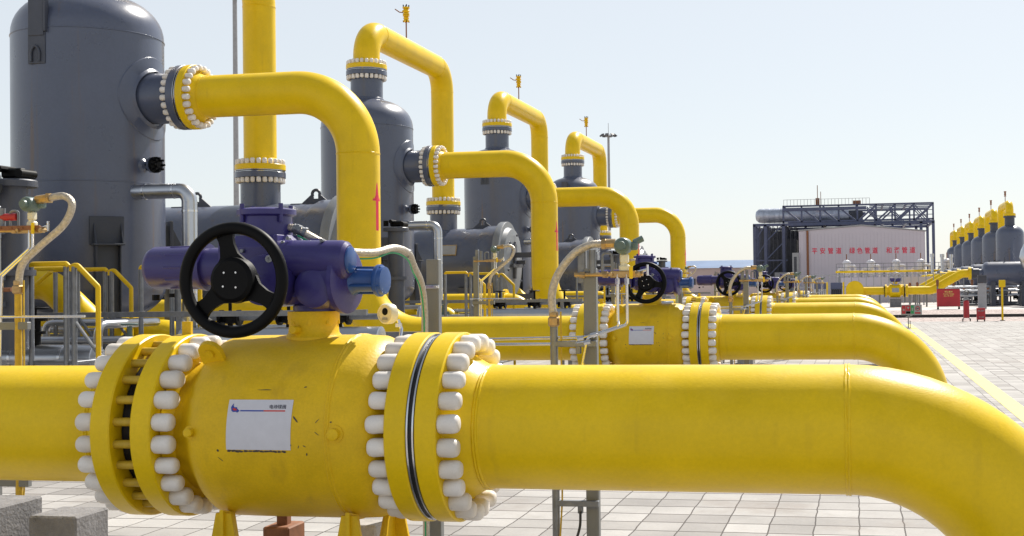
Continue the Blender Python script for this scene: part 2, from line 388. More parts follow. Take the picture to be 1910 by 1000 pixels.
# ================================================================== SETTING
def sheet(name, x0, x1, y0, y1, z, m, nx=1, ny=1):
    mb = MB(); mb.add([(x0, y0, z), (x1, y0, z), (x1, y1, z), (x0, y1, z)], [(0, 1, 2, 3)])
    o = mb.build(name, m); tag(o, kind='structure'); return o
g = sheet('ground', -1500, 1500, -300, 3000, -.02, EARTH)
sheet('paved_yard', -20, 24, -6, 57.4, 0, PAVE)
sheet('gravel_strip', -20, 40, 57.4, 82, -.008, GRAVEL)
sheet('far_pavement', -40, 60, 82, 150, -.004, SLAB)
sheet('yellow_line', 1.95, 2.2, -2, 54, .004, YLINE)
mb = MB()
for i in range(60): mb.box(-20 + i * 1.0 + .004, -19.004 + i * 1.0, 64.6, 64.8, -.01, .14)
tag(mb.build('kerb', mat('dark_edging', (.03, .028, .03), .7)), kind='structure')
sheet('pavement_band', -20, 40, 64.85, 67.6, .0, SLAB)

# ================================================================== VALVE LINE (row 0, copied later)
def R0(name, label, cat, loc, group): return thing(name, label, cat, loc, group)
protos = []     # (root, group label template)
GX = -2.06      # joint right of the valve
# ---- right outlet pipe
rp = thing('outlet_pipe', '', 'pipe', (-.5, D0, 0))
mb = MB(); mb.tube([(GX + .25, D0, PZ), (-1.2, D0, PZ)] + fillet([(-.06, D0, PZ), (-.054 + .915, D0, PZ), (-.054 + .915, D0, -.1)], .915, 20), PR, 64)
mb.build('pipe_run', YEL, rp)
mb = MB(); seam(mb, (-.054, D0, PZ), (1, 0, 0), PR); seam(mb, (GX + .262, D0, PZ), (1, 0, 0), PR + .001); mb.build('weld_seam', YEL, rp)
flange(rp, (GX + .0225, D0, PZ), (1, 0, 0), YEL)
gasket(rp, (GX, D0, PZ), (1, 0, 0))
protos.append((rp, '{} yellow outlet pipe running right and bending down into the paving', 'outlet pipes from the ball valves'))
# ---- valve
bv = thing('ball_valve', '', 'valve', (-2.75, D0, 0))
mb = MB()
mb.lathe([(-3.39, .33), (-3.30, .335), (-3.275, .345), (-3.24, .375), (-3.205, .42), (-3.17, .448), (-3.12, .459), (-3.0, .461), (-2.49, .461), (-2.475, .464), (-2.46, .461), (-2.36, .455), (-2.30, .43), (-2.26, .385), (-2.235, .35), (-2.19, .335)], (0, D0, PZ), (1, 0, 0), 96, caps=False)
mb.build('body', YEL2, bv)
fl = flange(bv, (GX - .0225, D0, PZ), (-1, 0, 0), YEL, neck=.05, r_neck=.33)
# left body flange, with caps towards the body, studs across the gap
LF = -3.49
fl2 = flange(bv, (LF, D0, PZ), (1, 0, 0), YEL, neck=.05, r_neck=.33)
for k in range(24):
    a = 2 * pi * (k + .5) / 24; p = V((0, cos(a) * CR, sin(a) * CR)) + V((0, D0, PZ))
    MB().cyl((LF - .112, p.y, p.z), (LF + .002, p.y, p.z), .0215, 14).build('stud', YELT, bv)
MB().lathe([(LF - .11, .30), (LF - .11, .355), (LF, .355), (LF, .30)], (0, D0, PZ), (1, 0, 0), 48, caps=False).build('joint_ring', RUB, bv)
# bonnet
bx = -2.71
mb = MB(); mb.lathe([(1.40, .15), (1.47, .145), (1.49, .128), (1.54, .122), (1.56, .13), (1.60, .13), (1.60, .0)], (bx - .03, D0, 0), (0, 0, 1), 40, caps=False)
mb.build('bonnet', YEL2, bv)
mb = MB()
for k in range(8):
    a = 2 * pi * (k + .3) / 8; mb.cyl((bx - .03 + cos(a) * .118, D0 + sin(a) * .118, 1.535), (bx - .03 + cos(a) * .118, D0 + sin(a) * .118, 1.563), .014, 6)
mb.cyl((bx - .06, D0 - .12, 1.51), (bx - .072, D0 - .165, 1.51), .022, 10, bev=.003)
mb.build('bonnet_bolt', YEL2, bv)
# lifting lugs
for x, dz in ((-3.17, .0), (-3.17, .0)):
    pass
mb = MB()
poly = [(-.06, 0), (.06, 0), (.06, .07)] + [(.06 * cos(t * pi / 8), .07 + .06 * sin(t * pi / 8)) for t in range(1, 8)] + [(-.06, .07)]
ry = V((0, -sin(radians(38)), cos(radians(38))))
mb.prism(poly, V((-3.135, D0, PZ)) + ry * .44, (1, 0, 0), ry, V((0, -.02, -.016)))
mb.lathe([(0, .022), (.01, .022), (.01, .018)], V((-3.135, D0, PZ)) + ry * .51 + V((0, -.022, -.018)), (0, -.77, -.6), 16)
mb.build('lifting_lug', YEL2, bv)
mb = MB(); mb.prism([(-.025, 0), (.025, 0), (.025, .07), (-.025, .07)], (-3.44, D0 - .02, PZ + .465), (1, 0, 0), (0, 0, 1), (0, .02, 0)); mb.build('lifting_eye', YEL2, bv)
# plugs on the body
for x, r in ((-3.18, .022), (-2.43, .028)):
    MB().lathe([(0, r * 1.5), (.006, r * 1.5), (.008, r), (.035, r), (.04, r * .7), (.04, 0)], (x, D0 - .457 if x > -3 else D0 - .44, PZ + .01), (0, -1, .0), 18).build('plug', YEL2, bv)
# weld seams on the shoulder
mb = MB(); seam(mb, (-2.475, D0, PZ), (1, 0, 0), .462); mb.build('weld_seam', YEL2, bv)
# feet
for x, y, wx in ((-3.10, -.30, .05), (-2.44, -.30, .05), (-3.10, .30, .05), (-2.42, .30, .05)):
    s_ = -1 if y < 0 else 1
    mb = MB(); z0 = .33
    if x < -3 and y > 0:
        mb.bbox((x + .04, D0 + y, .39), (.15, .20, .12), .008); mb.bbox((x + .04, D0 + y, .48), (.06, .06, .10), .006); mb.build('foot', RUST, bv); continue
    mb.prism([(-.04, .61), (.04, .61), (.095, z0), (-.095, z0)], (x, D0 + y - s_ * .04, 0), (1, 0, 0), (0, 0, 1), (0, s_ * .02, 0))
    mb.prism([(0, .63), (0, z0), (-s_ * .2, z0), (-s_ * .12, .60)], (x - .01, D0 + y, 0), (0, 1, 0), (0, 0, 1), (.02, 0, 0))
    mb.box(x - .11, x + .11, D0 + y - .10, D0 + y + .08, .31, .33)
    mb.build('foot', RUST if (x < -3 and y > 0) else YEL2, bv)
# notice sheet on the barrel
def on_barrel(x, s_, r=.4635):       # s_: arc length upward from the front point
    a = (s_ + .036) / .461; return (x, D0 - cos(a) * r, PZ + sin(a) * r)
def barrel_patch(x0, x1, s0, s1, r, n=10, skew=0, mi=0, mb=None):
    mb = mb or MB(); vs = []
    for i in range(n + 1):
        s_ = s0 + (s1 - s0) * i / n
        for x in (x0 + skew * i / n, x1 + skew * i / n):
            vs.append(on_barrel(x, s_, r)); vs.append(on_barrel(x, s_, r - .0012))
    fs = []
    for i in range(n):
        a = i * 4; b = a + 4; fs += [(a, a + 2, b + 2, b), (a + 1, b + 1, b + 3, a + 3), (a, b, b + 1, a + 1), (a + 2, a + 3, b + 3, b + 2)]
    fs += [(0, 1, 3, 2), (n * 4, n * 4 + 2, n * 4 + 3, n * 4 + 1)]
    return mb.add(vs, fs, mi)
ns = barrel_patch(-2.985, -2.655, -.105, .135, .4632, skew=.006).build('notice_sheet', WHITEP, bv)
mb = MB()
barrel_patch(-2.915, -2.795, .078, .084, .4642, 1, mi=0, mb=mb); barrel_patch(-2.795, -2.685, .078, .084, .4642, 1, mi=1, mb=mb)
vs, fs = text_mesh('电动球阀', .022)
mb.add([on_barrel(-2.725 + p.x, .099 + p.y, .4643) for p in vs], fs, 2)
arrow = [(0, .018), (.006, .03), (.0135, .038), (.012, .026), (.018, .018), (.03, .019), (.033, .012), (.046, .001), (.033, -.008), (.03, -.003), (.012, -.004), (.004, .002)]
mb.add([on_barrel(-2.965 + x, .079 + y, .4643) for x, y in arrow], [tuple(range(len(arrow)))], 0)
inner = [(.009, .014), (.020, .014), (.032, .008), (.030, .003), (.014, .003)]
mb.add([on_barrel(-2.965 + x, .079 + y, .4649) for x, y in inner], [tuple(range(len(inner)))], 1)
mb.build('printed_marks', [INKBL, INKR, INKB], ns, one=True)
# chipped paint marks round the sheet
mb = MB()
def chip(x, s_, l, h, rot=0):
    n = 9; pts = []
    for i in range(n):
        a = 2 * pi * i / n; k = random.uniform(.55, 1.1); px, py = cos(a) * l / 2 * k, sin(a) * h / 2 * k
        pts.append(on_barrel(x + px * cos(rot) - py * sin(rot), s_ + px * sin(rot) + py * cos(rot), .4622))
    mb.add(pts, [tuple(range(n))])
for i in range(14): chip(-2.975 + i * .022 + random.uniform(-.005, .005), -.112 + random.uniform(-.002, .002), .032, .013)
for a in ((-2.81, .185, .075, .005, 0), (-2.60, .20, .02, .008, .3), (-3.02, -.155, .04, .005, -.7), (-3.03, -.11, .016, .014, 0), (-2.63, .04, .05, .009, -.9), (-2.615, -.09, .02, .006, 1.2), (-2.585, -.085, .02, .006, -.5), (-2.575, -.125, .018, .007, 1.4), (-2.66, .055, .02, .01, .2), (-2.52, .035, .035, .005, .8), (-2.52, -.025, .035, .005, -.7), (-2.45, .03, .012, .008, 0), (-2.655, -.08, .01, .012, 0)): chip(*a)
mb.build('chipped_paint', mat('bare_dark_metal', (.06, .045, .035), .6, var=.3, scale=60), bv, one=True)
protos.append((bv, '{} yellow ball valve, a flanged barrel with white bolt caps and notice sheet', 'ball valves in the row of valve lines'))
# ---- actuator
ea = thing('electric_actuator', '', 'valve actuator', (bx, D0, 1.6))
def AX(x): return x
Yb = D0 - .02
mb = MB(); mb.lathe([(1.602, .13), (1.63, .13), (1.64, .115), (1.70, .115)], (bx, D0, 0), (0, 0, 1), 32); mb.build('mounting_base', BLUE, ea)
mb = MB()   # central gear housing
mb.bbox((-2.98, Yb, 1.825), (.40, .26, .33), .06)
mb.lathe([(-.17, .10), (-.165, .125), (-.05, .135), (.12, .135)], (-2.90, Yb - .06, 1.76), (0, 1, 0), 40)
mb.bbox((-2.74, Yb, 1.70), (.34, .22, .13), .04)
mb.build('gear_housing', BLUE, ea)
mb = MB()
mb.lathe([(-.30, 0), (-.30, .075), (-.285, .098), (-.26, .111), (.0, .115), (.02, .123), (.04, .123), (.04, .10)], (-3.36, Yb + .02, 1.835), (1, 0, .0), 40)
mb.lathe([(0, .10), (.25, .10)], (-3.32, Yb + .02, 1.835), (1, 0, 0), 32, caps=False)
for k in range(10):
    a = 2 * pi * k / 10
    mb.bbox((-3.42, Yb + .02 + cos(a) * .110, 1.835 + sin(a) * .110), (.20, .012, .012), .003)
mb.build('motor_housing', BLUE, ea)
mb = MB(); mb.cyl((-3.60, Yb - .02, 1.695), (-3.60, Yb - .02, 1.665), .02, 8); mb.cyl((-3.52, Yb, 1.70), (-3.52, Yb, 1.68), .015, 8); mb.build('drain_plug', BLACK, ea)
mb = MB()   # top terminal box
mb.lathe([(1.90, .13), (1.96, .132), (2.09, .128), (2.10, .15), (2.125, .15), (2.13, .142), (2.137, .10), (2.137, 0)], (-3.01, Yb + .05, 0), (0, 0, 1), 40, caps=False)
for k in range(4):
    a = pi / 4 + pi / 2 * k + .2; mb.cyl((-3.01 + cos(a) * .14, Yb + .05 + sin(a) * .14, 2.06), (-3.01 + cos(a) * .14, Yb + .05 + sin(a) * .14, 2.155), .012, 8)
mb.bbox((-2.99, Yb + .02, 1.93), (.22, .2, .1), .03)
mb.build('terminal_box', BLUE, ea)
mb = MB()   # right control housing
mb.lathe([(0, .095), (.345, .098), (.37, .092), (.385, .075)], (-2.88, Yb - .09, 1.868), (1, 0, -.03), 40)
mb.bbox((-2.70, Yb - .02, 1.93), (.09, .09, .08), .02)
mb.bbox((-2.72, Yb, 1.84), (.36, .15, .14), .03)
mb.build('control_housing', BLUE, ea)
MB().lathe([(-.008, .060), (0, .068), (.008, .066), (.012, .058), (.012, 0)], (-2.494, Yb - .09, 1.857), (1, 0, -.03), 32).build('end_window', BLUEL, ea)
mb = MB()   # round worm gear case under it
mb.lathe([(-.06, .0), (-.06, .09), (-.05, .12), (.0, .148), (.10, .150), (.105, .168), (.13, .168), (.135, .155), (.14, 0)], (-2.66, Yb - .02, 1.755), (1, -.12, 0), 48)
mb.lathe([(-.16, .0), (-.16, .07), (-.14, .10), (0, .125), (.05, .125)], (-2.66, Yb - .02, 1.72), (0, 1, 0), 40)
mb.build('worm_gear_case', BLUE, ea)
mb = MB()
mb.lathe([(.0, .078), (.03, .060), (.125, .058), (.128, .078), (.136, .082), (.15, .082), (.153, .074), (.172, .070), (.175, .05)], (-2.52, Yb + .02, 1.755), (1, -.05, -.02), 28)
for k in range(4):
    a = pi / 2 * k + .4; mb.cyl((-2.52, Yb + .02 + cos(a) * .07, 1.755 + sin(a) * .07), (-2.36, Yb + .012 + cos(a) * .07, 1.752 + sin(a) * .07), .007, 6)
mb.build('drive_stub', BLUEL, ea)
mb = MB()
mb.bbox((-2.865, Yb - .01, 1.86), (.022, .285, .26), .004); mb.bbox((-3.17, Yb, 1.835), (.02, .29, .29), .004)
mb.build('joint_flange', BLUE, ea)
mb = MB(); mb.lathe([(0, .022), (.03, .022), (.032, .016), (.05, .016)], (-2.89, Yb + .05, 2.03), (1, 0, -.1), 12)
mb.build('cable_gland', BLUEL, ea)
for z in (1.79, 1.90, 1.95): 
    for x in (-3.10, -2.83): MB().cyl((x, Yb - .125, z), (x, Yb - .145, z), .0085, 6).build('cover_screw', STEELD, ea)
# ribs and bolts
mb = MB()
for x, z in ((-2.80, 1.97), (-2.62, 1.955), (-2.80, 1.775), (-2.60, 1.765), (-3.05, 1.91), (-3.05, 1.68), (-2.84, 1.67)): mb.cyl((x, Yb - .125, z), (x, Yb - .15, z), .010, 6)
mb.build('housing_bolt', STEELD, ea)
hw = MB(); wc = V((-2.905, 5.47, 1.76)); n = 72
pts = [wc + V((cos(2 * pi * i / n) * .247, 0, sin(2 * pi * i / n) * .247)) for i in range(n)]
hw.tube(pts, .0295, 14, closed=True)
for a in (radians(103), radians(219), radians(331)):
    d = V((cos(a), 0, sin(a))); pn = V((-sin(a), 0, cos(a)))
    poly = [(.03, -.09), (.085, -.072), (.12, -.046), (.17, -.036), (.20, -.038), (.24, -.052), (.24, .052), (.20, .038), (.17, .036), (.12, .046), (.085, .072), (.03, .09)]
    hw.prism(poly, wc + V((0, .006, 0)), d, pn, (0, .022, 0))
hw.lathe([(-.035, 0), (-.035, .09), (-.02, .108), (.03, .112), (.06, .08), (.17, .05)], wc, (0, 1, 0), 32)
ho = hw.build('handwheel', BLACK, ea)
mb = MB()
for x, z in ((-.03, .035), (.03, .035), (-.035, -.03), (.03, -.035)): mb.cyl(wc + V((x, -.034, z)), wc + V((x, -.0385, z)), .005, 8)
mb.build('hub_screw', STEEL, ho)
MB().lathe([(0, .018), (.01, .018), (.01, .008), (.004, .007)], (-2.86, Yb - .225, 1.865), (0, -1, 0), 16).build('sight_plug', GREYL, ea)
protos.append((ea, '{} blue-purple electric actuator with black three-spoke handwheel', 'electric actuators on the ball valves'))
# ---- left pipe: from the vessel outlet over and down to the valve
rx, vx = -6.945, -9.54
lp = thing('riser_pipe', '', 'pipe', (rx, D0, 0))
path = fillet([(vx + .25, D0, OZ), (rx, D0, OZ), (rx, D0, PZ), (-3.82, D0, PZ)], .915, 18)
mb = MB(); mb.tube(path, PR, 56); mb.build('pipe_run', YEL, lp)
flange(lp, (vx + .0225, D0, OZ), (1, 0, 0), YEL)
gasket(lp, (vx, D0, OZ), (1, 0, 0))
flange(lp, (-3.60, D0, PZ), (-1, 0, 0), YEL, name='flange')
mb = MB(); seam(mb, (vx + .262, D0, OZ), (1, 0, 0), PR); seam(mb, (rx, D0, OZ - .915), (0, 0, 1), PR); seam(mb, (rx, D0, PZ + .915), (0, 0, 1), PR); seam(mb, (-3.84, D0, PZ), (1, 0, 0), PR); mb.build('weld_seam', YEL, lp)
def cyl_patch(c, R, th0, z0, poly):   # poly in (arc, z) on a vertical cylinder
    return [(c[0] + R * cos(th0 + a / R), c[1] + R * sin(th0 + a / R), z0 + z) for a, z in poly]
mb = MB()
ths = radians(-10)
mb.add(cyl_patch((rx, D0), PR + .002, ths, 2.55, [(-.035, 0), (.035, 0), (.035, .42), (-.035, .42)]), [(0, 1, 2, 3)])
mb.add(cyl_patch((rx, D0), PR + .002, ths, 2.97, [(-.10, 0), (-.035, 0), (.035, 0), (.10, 0), (.0, .27)]), [(0, 1, 4), (1, 2, 4), (2, 3, 4)])
mb.build('flow_arrow', REDB, lp, one=True)
protos.append((lp, '{} yellow riser pipe arching from a grey vessel down to its ball valve', 'riser pipes from the vessels to the valves'))
index_kids()
LV = {}
def stamp(root, tmpl, grp, ks, base=0):
    index_kids(); root['label'] = tmpl.format(ORD[base].capitalize() if False else ORD[base]).capitalize() if False else tmpl.format(ORD[base]); root['group'] = grp
    for k in ks:
        if k == base: continue
        copy_tree(root, None, (0, SP * (k - base), 0), tmpl.format(ORD[k]))
def shift_actuator():
    pass
for r, t, g_ in protos: stamp(r, t, g_, range(1, 5), 0)
# the actuators farther back sit slightly to the right of the first one
for o in COL.objects:
    if o.name.startswith('electric_actuator.'): o.location.x += .17
for o in COL.objects:
    if o.name.startswith('handwheel.') and o.parent and o.parent.name.startswith('electric'):
        a = random.uniform(-.5, .5); c_ = wc - V(ea.location); M = Matrix.Rotation(a, 3, 'Y'); o.rotation_euler = (0, a, 0); o.location = c_ - M @ c_

# ================================================================== VESSELS (built at row 1)
Y1 = D(1); VX = -11.17; VR = 1.055
vv = thing('gas_filter_vessel', '', 'vessel', (VX, Y1, 0))
prof = []
for i in range(0, 13):
    a = -pi / 2 + i * (pi / 2) / 12; prof.append((1.80 + .55 * sin(a), VR * cos(a)))
prof += [(3.30, VR), (3.303, VR + .006), (3.315, VR + .006), (3.318, VR), (5.46, VR), (5.463, VR + .009), (5.475, VR + .009), (5.48, VR)]
for i in range(1, 13):
    a = i * (pi / 2) / 12; prof.append((5.48 + .68 * sin(a) ** .92, VR * cos(a) ** .82 if i < 12 else 0))
MB().lathe(prof, (VX, Y1, 0), (0, 0, 1), 96).build('shell', GREY, vv)
mb = MB(); mb.lathe([(6.0, .43), (6.15, .40), (6.19, .37), (6.74, .37)], (VX, Y1, 0), (0, 0, 1), 40, caps=False); mb.build('top_nozzle', GREY, vv)
flange(vv, (VX, Y1, 6.83 - .022), (0, 0, -1), GREY, neck=.05, r_neck=.37)
mb = MB(); vs = []; fs = []; n = 64; RR = ((.40, .045), (.43, .022), (.44, .014), (.60, .014), (.612, .0))
for r, h in RR:
    for i in range(n):
        a = 2 * pi * i / n; yy, zz = r * cos(a), r * sin(a); x = math.sqrt(VR * VR - yy * yy); k = (VR + h) / VR; vs.append((VX + x * k, Y1 + yy * k, OZ + zz))
for j in range(len(RR) - 1):
    for i in range(n): i2 = (i + 1) % n; fs.append((j * n + i, j * n + i2, (j + 1) * n + i2, (j + 1) * n + i))
mb.add(vs, fs)
mb.lathe([(.9, .37), (1.5, .37)], (VX, Y1, OZ), (1, 0, 0), 48, caps=False)
mb.build('side_nozzle', GREY, vv)
flange(vv, (vx - .0225, Y1, OZ), (-1, 0, 0), GREY, neck=.05, r_neck=.37)
for sx in (-1, 1):
    for sy in (-1, 1):
        cx, cy = VX + sx * .79, Y1 + sy * .79; M = Matrix.Rotation(atan2(sy, sx), 3, 'Z')
        mb = MB(); mb.bbox((cx, cy, 1.75), (.03, .34, 1.3), .004, M=M); 
        for e in (-1, 1): mb.bbox(V((cx, cy, 1.75)) + M @ V((.07, e * .16, 0)), (.14, .02, 1.3), .004, M=M)
        mb.bbox(V((cx, cy, 2.40)) + M @ V((.09, 0, 0)), (.2, .42, .025), .004, M=M)
        for e in (-1, 1): mb.prism([(0, 0), (.17, 0), (.0, .34)], V((cx, cy, 2.41)) + M @ V((0, e * .18, 0)), M @ V((1, 0, 0)), (0, 0, 1), M @ V((0, .018, 0)))
        mb.bbox(V((cx, cy, 2.60)) + M @ V((-.0, 0, 0)), (.05, .46, .40), .004, M=M)
        mb.bbox((cx, cy, 1.11), (.30, .42, .03), .004, M=M)
        mb.build('leg', LEGM, vv)
# lifting strip on the front and dome
mb = MB(); mb.bbox((VX - .10, Y1 - 1.055, 5.20), (.27, .03, .5), .006); mb.bbox((VX - .10, Y1 - 1.06, 5.62), (.24, .05, .55), .006)
mb.bbox((VX + .05, Y1 - 1.07, 5.62), (.03, .09, .45), .006)
mb.tube(spline([(VX - .17, Y1 - 1.085, 4.98), (VX - .17, Y1 - 1.085, 5.12), (VX - .11, Y1 - 1.085, 5.20), (VX - .05, Y1 - 1.085, 5.12), (VX - .05, Y1 - 1.085, 4.98)]), .018, 8)
mb.build('lifting_bracket', GREYD, vv)
dv = V((.975, -.22, 0)).normalized(); o0 = V((VX, Y1, 3.56)) + dv * 1.0
mb = MB(); mb.lathe([(0, .15), (.04, .12), (.08, .06), (.20, .06), (.20, .115), (.235, .115), (.24, .10)], o0, dv, 20)
mb.build('drain_nozzle', GREY, vv)
mb = MB(); mb.lathe([(.25, .10), (.25, .118), (.30, .118), (.30, .05), (.33, .04), (.33, 0)], o0, dv, 20)
u = dv.cross(V((0, 0, 1)))
for k in range(8):
    a = 2 * pi * k / 8; p = o0 + (u * cos(a) + V((0, 0, 1)) * sin(a)) * .09; mb.cyl(p + dv * .17, p + dv * .36, .018, 6)
mb.build('blind_flange', BLACK, vv)
# small nameplate
mb = MB(); mb.bbox((VX - .42, Y1 - 1.03, 2.55), (.25, .12, .17), .004, rz=-.4); mb.build('nameplate', GREYL, vv)
stamp(vv, '{} tall grey-blue upright vessel with a flanged top neck', 'tall grey upright vessels in the row', (1, 2, 3, 4), 1)
for o in list(COL.objects):
    if o.name.startswith('gas_filter_vessel'):
        i = int(round((o.location.y - Y1) / SP)); o['label'] = ['big grey-blue upright vessel filling the left of the picture, the largest', 'grey-blue upright vessel standing second in the row, behind the tall riser pipe', 'grey-blue upright vessel standing third in the row, seen through the second pipe arch', 'smallest and farthest grey-blue upright vessel of the left-hand row'][i]
# ---- crossover
DY = 5.40; CZ = 7.765
co = thing('crossover_pipe', '', 'pipe', (VX, Y1, 6.83))
mb = MB(); mb.tube(fillet([(VX, Y1, 7.0), (VX, Y1, CZ), (VX, Y1 + DY, CZ), (VX, Y1 + DY, 4.2)], .62, 18), PR, 56); mb.build('pipe_run', YEL, co)
flange(co, (VX, Y1, 6.83 + .022), (0, 0, 1), YEL, neck=.12); gasket(co, (VX, Y1, 6.83), (0, 0, 1))
flange(co, (VX, Y1 + DY, 4.0 + .022), (0, 0, 1), YEL, neck=.12); gasket(co, (VX, Y1 + DY, 4.0), (0, 0, 1))
mb = MB(); seam(mb, (VX, Y1 + .62, CZ), (0, 1, 0), PR); seam(mb, (VX, Y1 + DY - .62, CZ), (0, 1, 0), PR); seam(mb, (VX, Y1 + DY, CZ - .62), (0, 0, 1), PR); mb.build('weld_seam', YEL, co)
stamp(co, '{} yellow crossover pipe arching back from the top of an upright vessel', 'yellow crossover pipes', (1, 2, 3, 4), 1)
# ---- vent valve on the crossover
vt = thing('vent_valve', '', 'valve', (VX, Y1 + 2.65, CZ + PR))
zb = CZ + PR; yb = Y1 + 2.65
MB().cyl((VX, yb, zb - .01), (VX, yb, zb + .50), .018, 8).build('stem_pipe', RUST, vt)
mb = MB()
for z0, r in ((.46, .085), (.60, .085), (.64, .085), (.80, .09)): mb.lathe([(0, r), (.03, r)], (VX, yb, zb + z0), (0, 0, 1), 12)
mb.lathe([(.48, .04), (.55, .075), (.60, .045)], (VX, yb, zb), (0, 0, 1), 12); mb.lathe([(.67, .05), (.73, .09), (.80, .05)], (VX, yb, zb), (0, 0, 1), 14)
mb.bbox((VX - .05, yb, zb + .73), (.1, .05, .05), .01)
mb.build('valve_body', YEL2, vt)
mb = MB()
for z0 in (.445, .84):
    for k in range(4):
        a = pi / 2 * k + .5; mb.cyl((VX + cos(a) * .07, yb + sin(a) * .07, zb + z0), (VX + cos(a) * .07, yb + sin(a) * .07, zb + z0 + .05), .016, 6)
mb.build('flange_bolt', BLACK, vt)
MB().tube([(VX - .08, yb, zb + .70), (VX - .17, yb - .02, zb + .71), (VX - .28, yb - .04, zb + .79)], .014, 8).build('lever', RUST, vt)
stamp(vt, '{} small yellow vent valve on a thin rod on top of a crossover pipe', 'small vent valves on the crossover pipes', (2, 3, 4), 1) if False else None
index_kids()
for k, lb in ((2, 'largest small yellow vent valve with a lever, on the crossover pipe of the second vessel'), (3, 'small yellow vent valve with a lever, on the crossover pipe of the third vessel'), (4, 'smallest yellow vent valve with a lever, on the farthest crossover pipe of the left row')):
    if k == 2: vt.location.y += SP; vt['label'] = lb; vt['group'] = 'vent valves on the crossover pipes'
    else: copy_tree(vt, None, (0, SP * (k - 2), 0), lb)
# ---- horizontal vessel with closure
Yh = Y1 + DY; HZ = 2.43; HR = .94
hv = thing('horizontal_vessel', '', 'vessel', (-11.2, Yh, 0))
mb = MB(); prof = [(-14.6 + .45 * (1 - cos(i * pi / 16)) * 1.0, HR * sin(i * pi / 16)) for i in range(9)]
prof += [(-9.98, HR), (-9.975, HR + .006), (-9.96, HR + .006), (-9.85, 1.0), (-9.50, 1.0)]
mb.lathe(prof, (0, Yh, HZ), (1, 0, 0), 72, caps=False); mb.build('shell', GREY, hv)
mb = MB(); mb.lathe([(-9.50, .80), (-9.50, 1.10), (-9.49, 1.105), (-9.33, 1.105), (-9.32, 1.10), (-9.32, .95), (-9.30, .94), (-9.20, .90), (-9.17, .7), (-9.15, 0)], (0, Yh, HZ), (1, 0, 0), 72, caps=False); mb.build('closure_door', mat('mid_grey_paint', (.20, .215, .24), .4, var=.12, scale=3), hv)
mb = MB()
for k in range(6):
    a = 2 * pi * k / 6 + .3; p = V((-9.15, Yh + cos(a) * .75, HZ + sin(a) * .75)); mb.cyl(p, p + V((.04, 0, 0)), .03, 8)
mb.prism([(-.06, 0), (.06, 0), (.10, .9), (.0, 1.0), (-.10, .9)], (-9.15, Yh - .1, HZ - .45), (0, 1, 0), (0, 0, 1), (.06, 0, 0))
mb.prism([(-.45, -.05), (.45, -.05), (.45, .05), (-.45, .05)], (-9.09, Yh - .1, HZ - .1), (0, 1, 0), (0, 0, 1), (.06, 0, 0))
mb.cyl((-9.1, Yh, HZ), (-8.85, Yh, HZ), .06, 12)
mb.build('door_clamp', GREYD, hv)
mb = MB(); dx, dy_ = -8.42, Yh - .1
mb.cyl((dx, dy_, 1.15), (dx, dy_, 2.80), .15, 28); mb.lathe([(2.80, .24), (2.86, .24), (2.87, .23)], (dx, dy_, 0), (0, 0, 1), 28); mb.lathe([(1.9, .22), (1.96, .22)], (dx, dy_, 0), (0, 0, 1), 28)
mb.bbox((dx - .45, dy_, 2.62), (.75, .12, .14), .01); mb.bbox((dx - .45, dy_, 1.5), (.75, .12, .14), .01)
mb.build('door_davit', GREYD, hv)
mb = MB(); mb.bbox((dx + .02, dy_, 2.94), (.24, .10, .10), .02); mb.cyl((dx - .18, dy_ - .03, 2.90), (dx - .18, dy_ - .03, 3.0), .05, 10); mb.cyl((dx + .16, dy_ - .12, 2.93), (dx + .16, dy_ + .12, 2.93), .045, 12); mb.cyl((dx - .05, dy_ - .14, 2.98), (dx - .05, dy_ + .1, 2.98), .035, 10)
mb.build('clamp_gear', BLACK, hv)
mb = MB(); mb.lathe([(HZ + .6, .50), (HZ + .86, .46), (HZ + .90, .37), (3.95, .37)], (VX, Yh, 0), (0, 0, 1), 40, caps=False); mb.build('top_nozzle', GREY, hv)
flange(hv, (VX, Yh, 4.0 - .022), (0, 0, -1), GREY, neck=.05, r_neck=.37)
for x in (-12.5, -9.98 if False else -10.05):
    mb = MB(); n = 14; outer = [(-.10, 0), (.10, 0)] + [(.10 + (-.02) * 0, .16)] + [(.10 * cos(i * pi / n), .16 + .10 * sin(i * pi / n)) for i in range(1, n)] + [(-.10, .16)]
    hole = [(.045 * cos(2 * pi * i / n), .17 + .045 * sin(2 * pi * i / n)) for i in range(n)]
    # lug as a ring plate with an eye: side cheeks and an arch
    zt = HZ + HR - .01
    for e in (-1, 1): mb.prism([(e * .05, .10), (e * .05, .17), (e * .10, .17), (e * .30, 0), (e * .05 * .0, 0), (0, .10)], (x, Yh, zt), (1, 0, 0), (0, 0, 1), (0, .04, 0))
    mb.tube([(x + .075 * cos(i * pi / 12), Yh + .02, zt + .19 + .075 * sin(i * pi / 12)) for i in range(-2, 15)], .03, 8)
    mb.prism([(-.42, 0), (.42, 0), (.40, .02), (-.40, .02)], (x, Yh - .22, zt - .02), (1, 0, 0), (0, 0, 1), (0, .44, 0))
    mb.build('lifting_lug', GREYD, hv)
mb = MB(); mb.lathe([(0, HR + .004), (.14, HR + .004)], (-10.25, Yh, HZ), (1, 0, 0), 72, caps=False); mb.build('reinforcing_band', GREY, hv)
for x in (-13.2, -10.4):
    mb = MB(); mb.box(x - .15, x + .15, Yh - .7, Yh + .7, .9, 1.75); mb.box(x - .2, x + .2, Yh - .75, Yh + .75, .86, .9); mb.build('saddle', GREYD, hv)
    mb = MB(); mb.bbox((x, Yh, .43), (.5, 1.6, .86), .02); mb.build('plinth', CONC, hv)
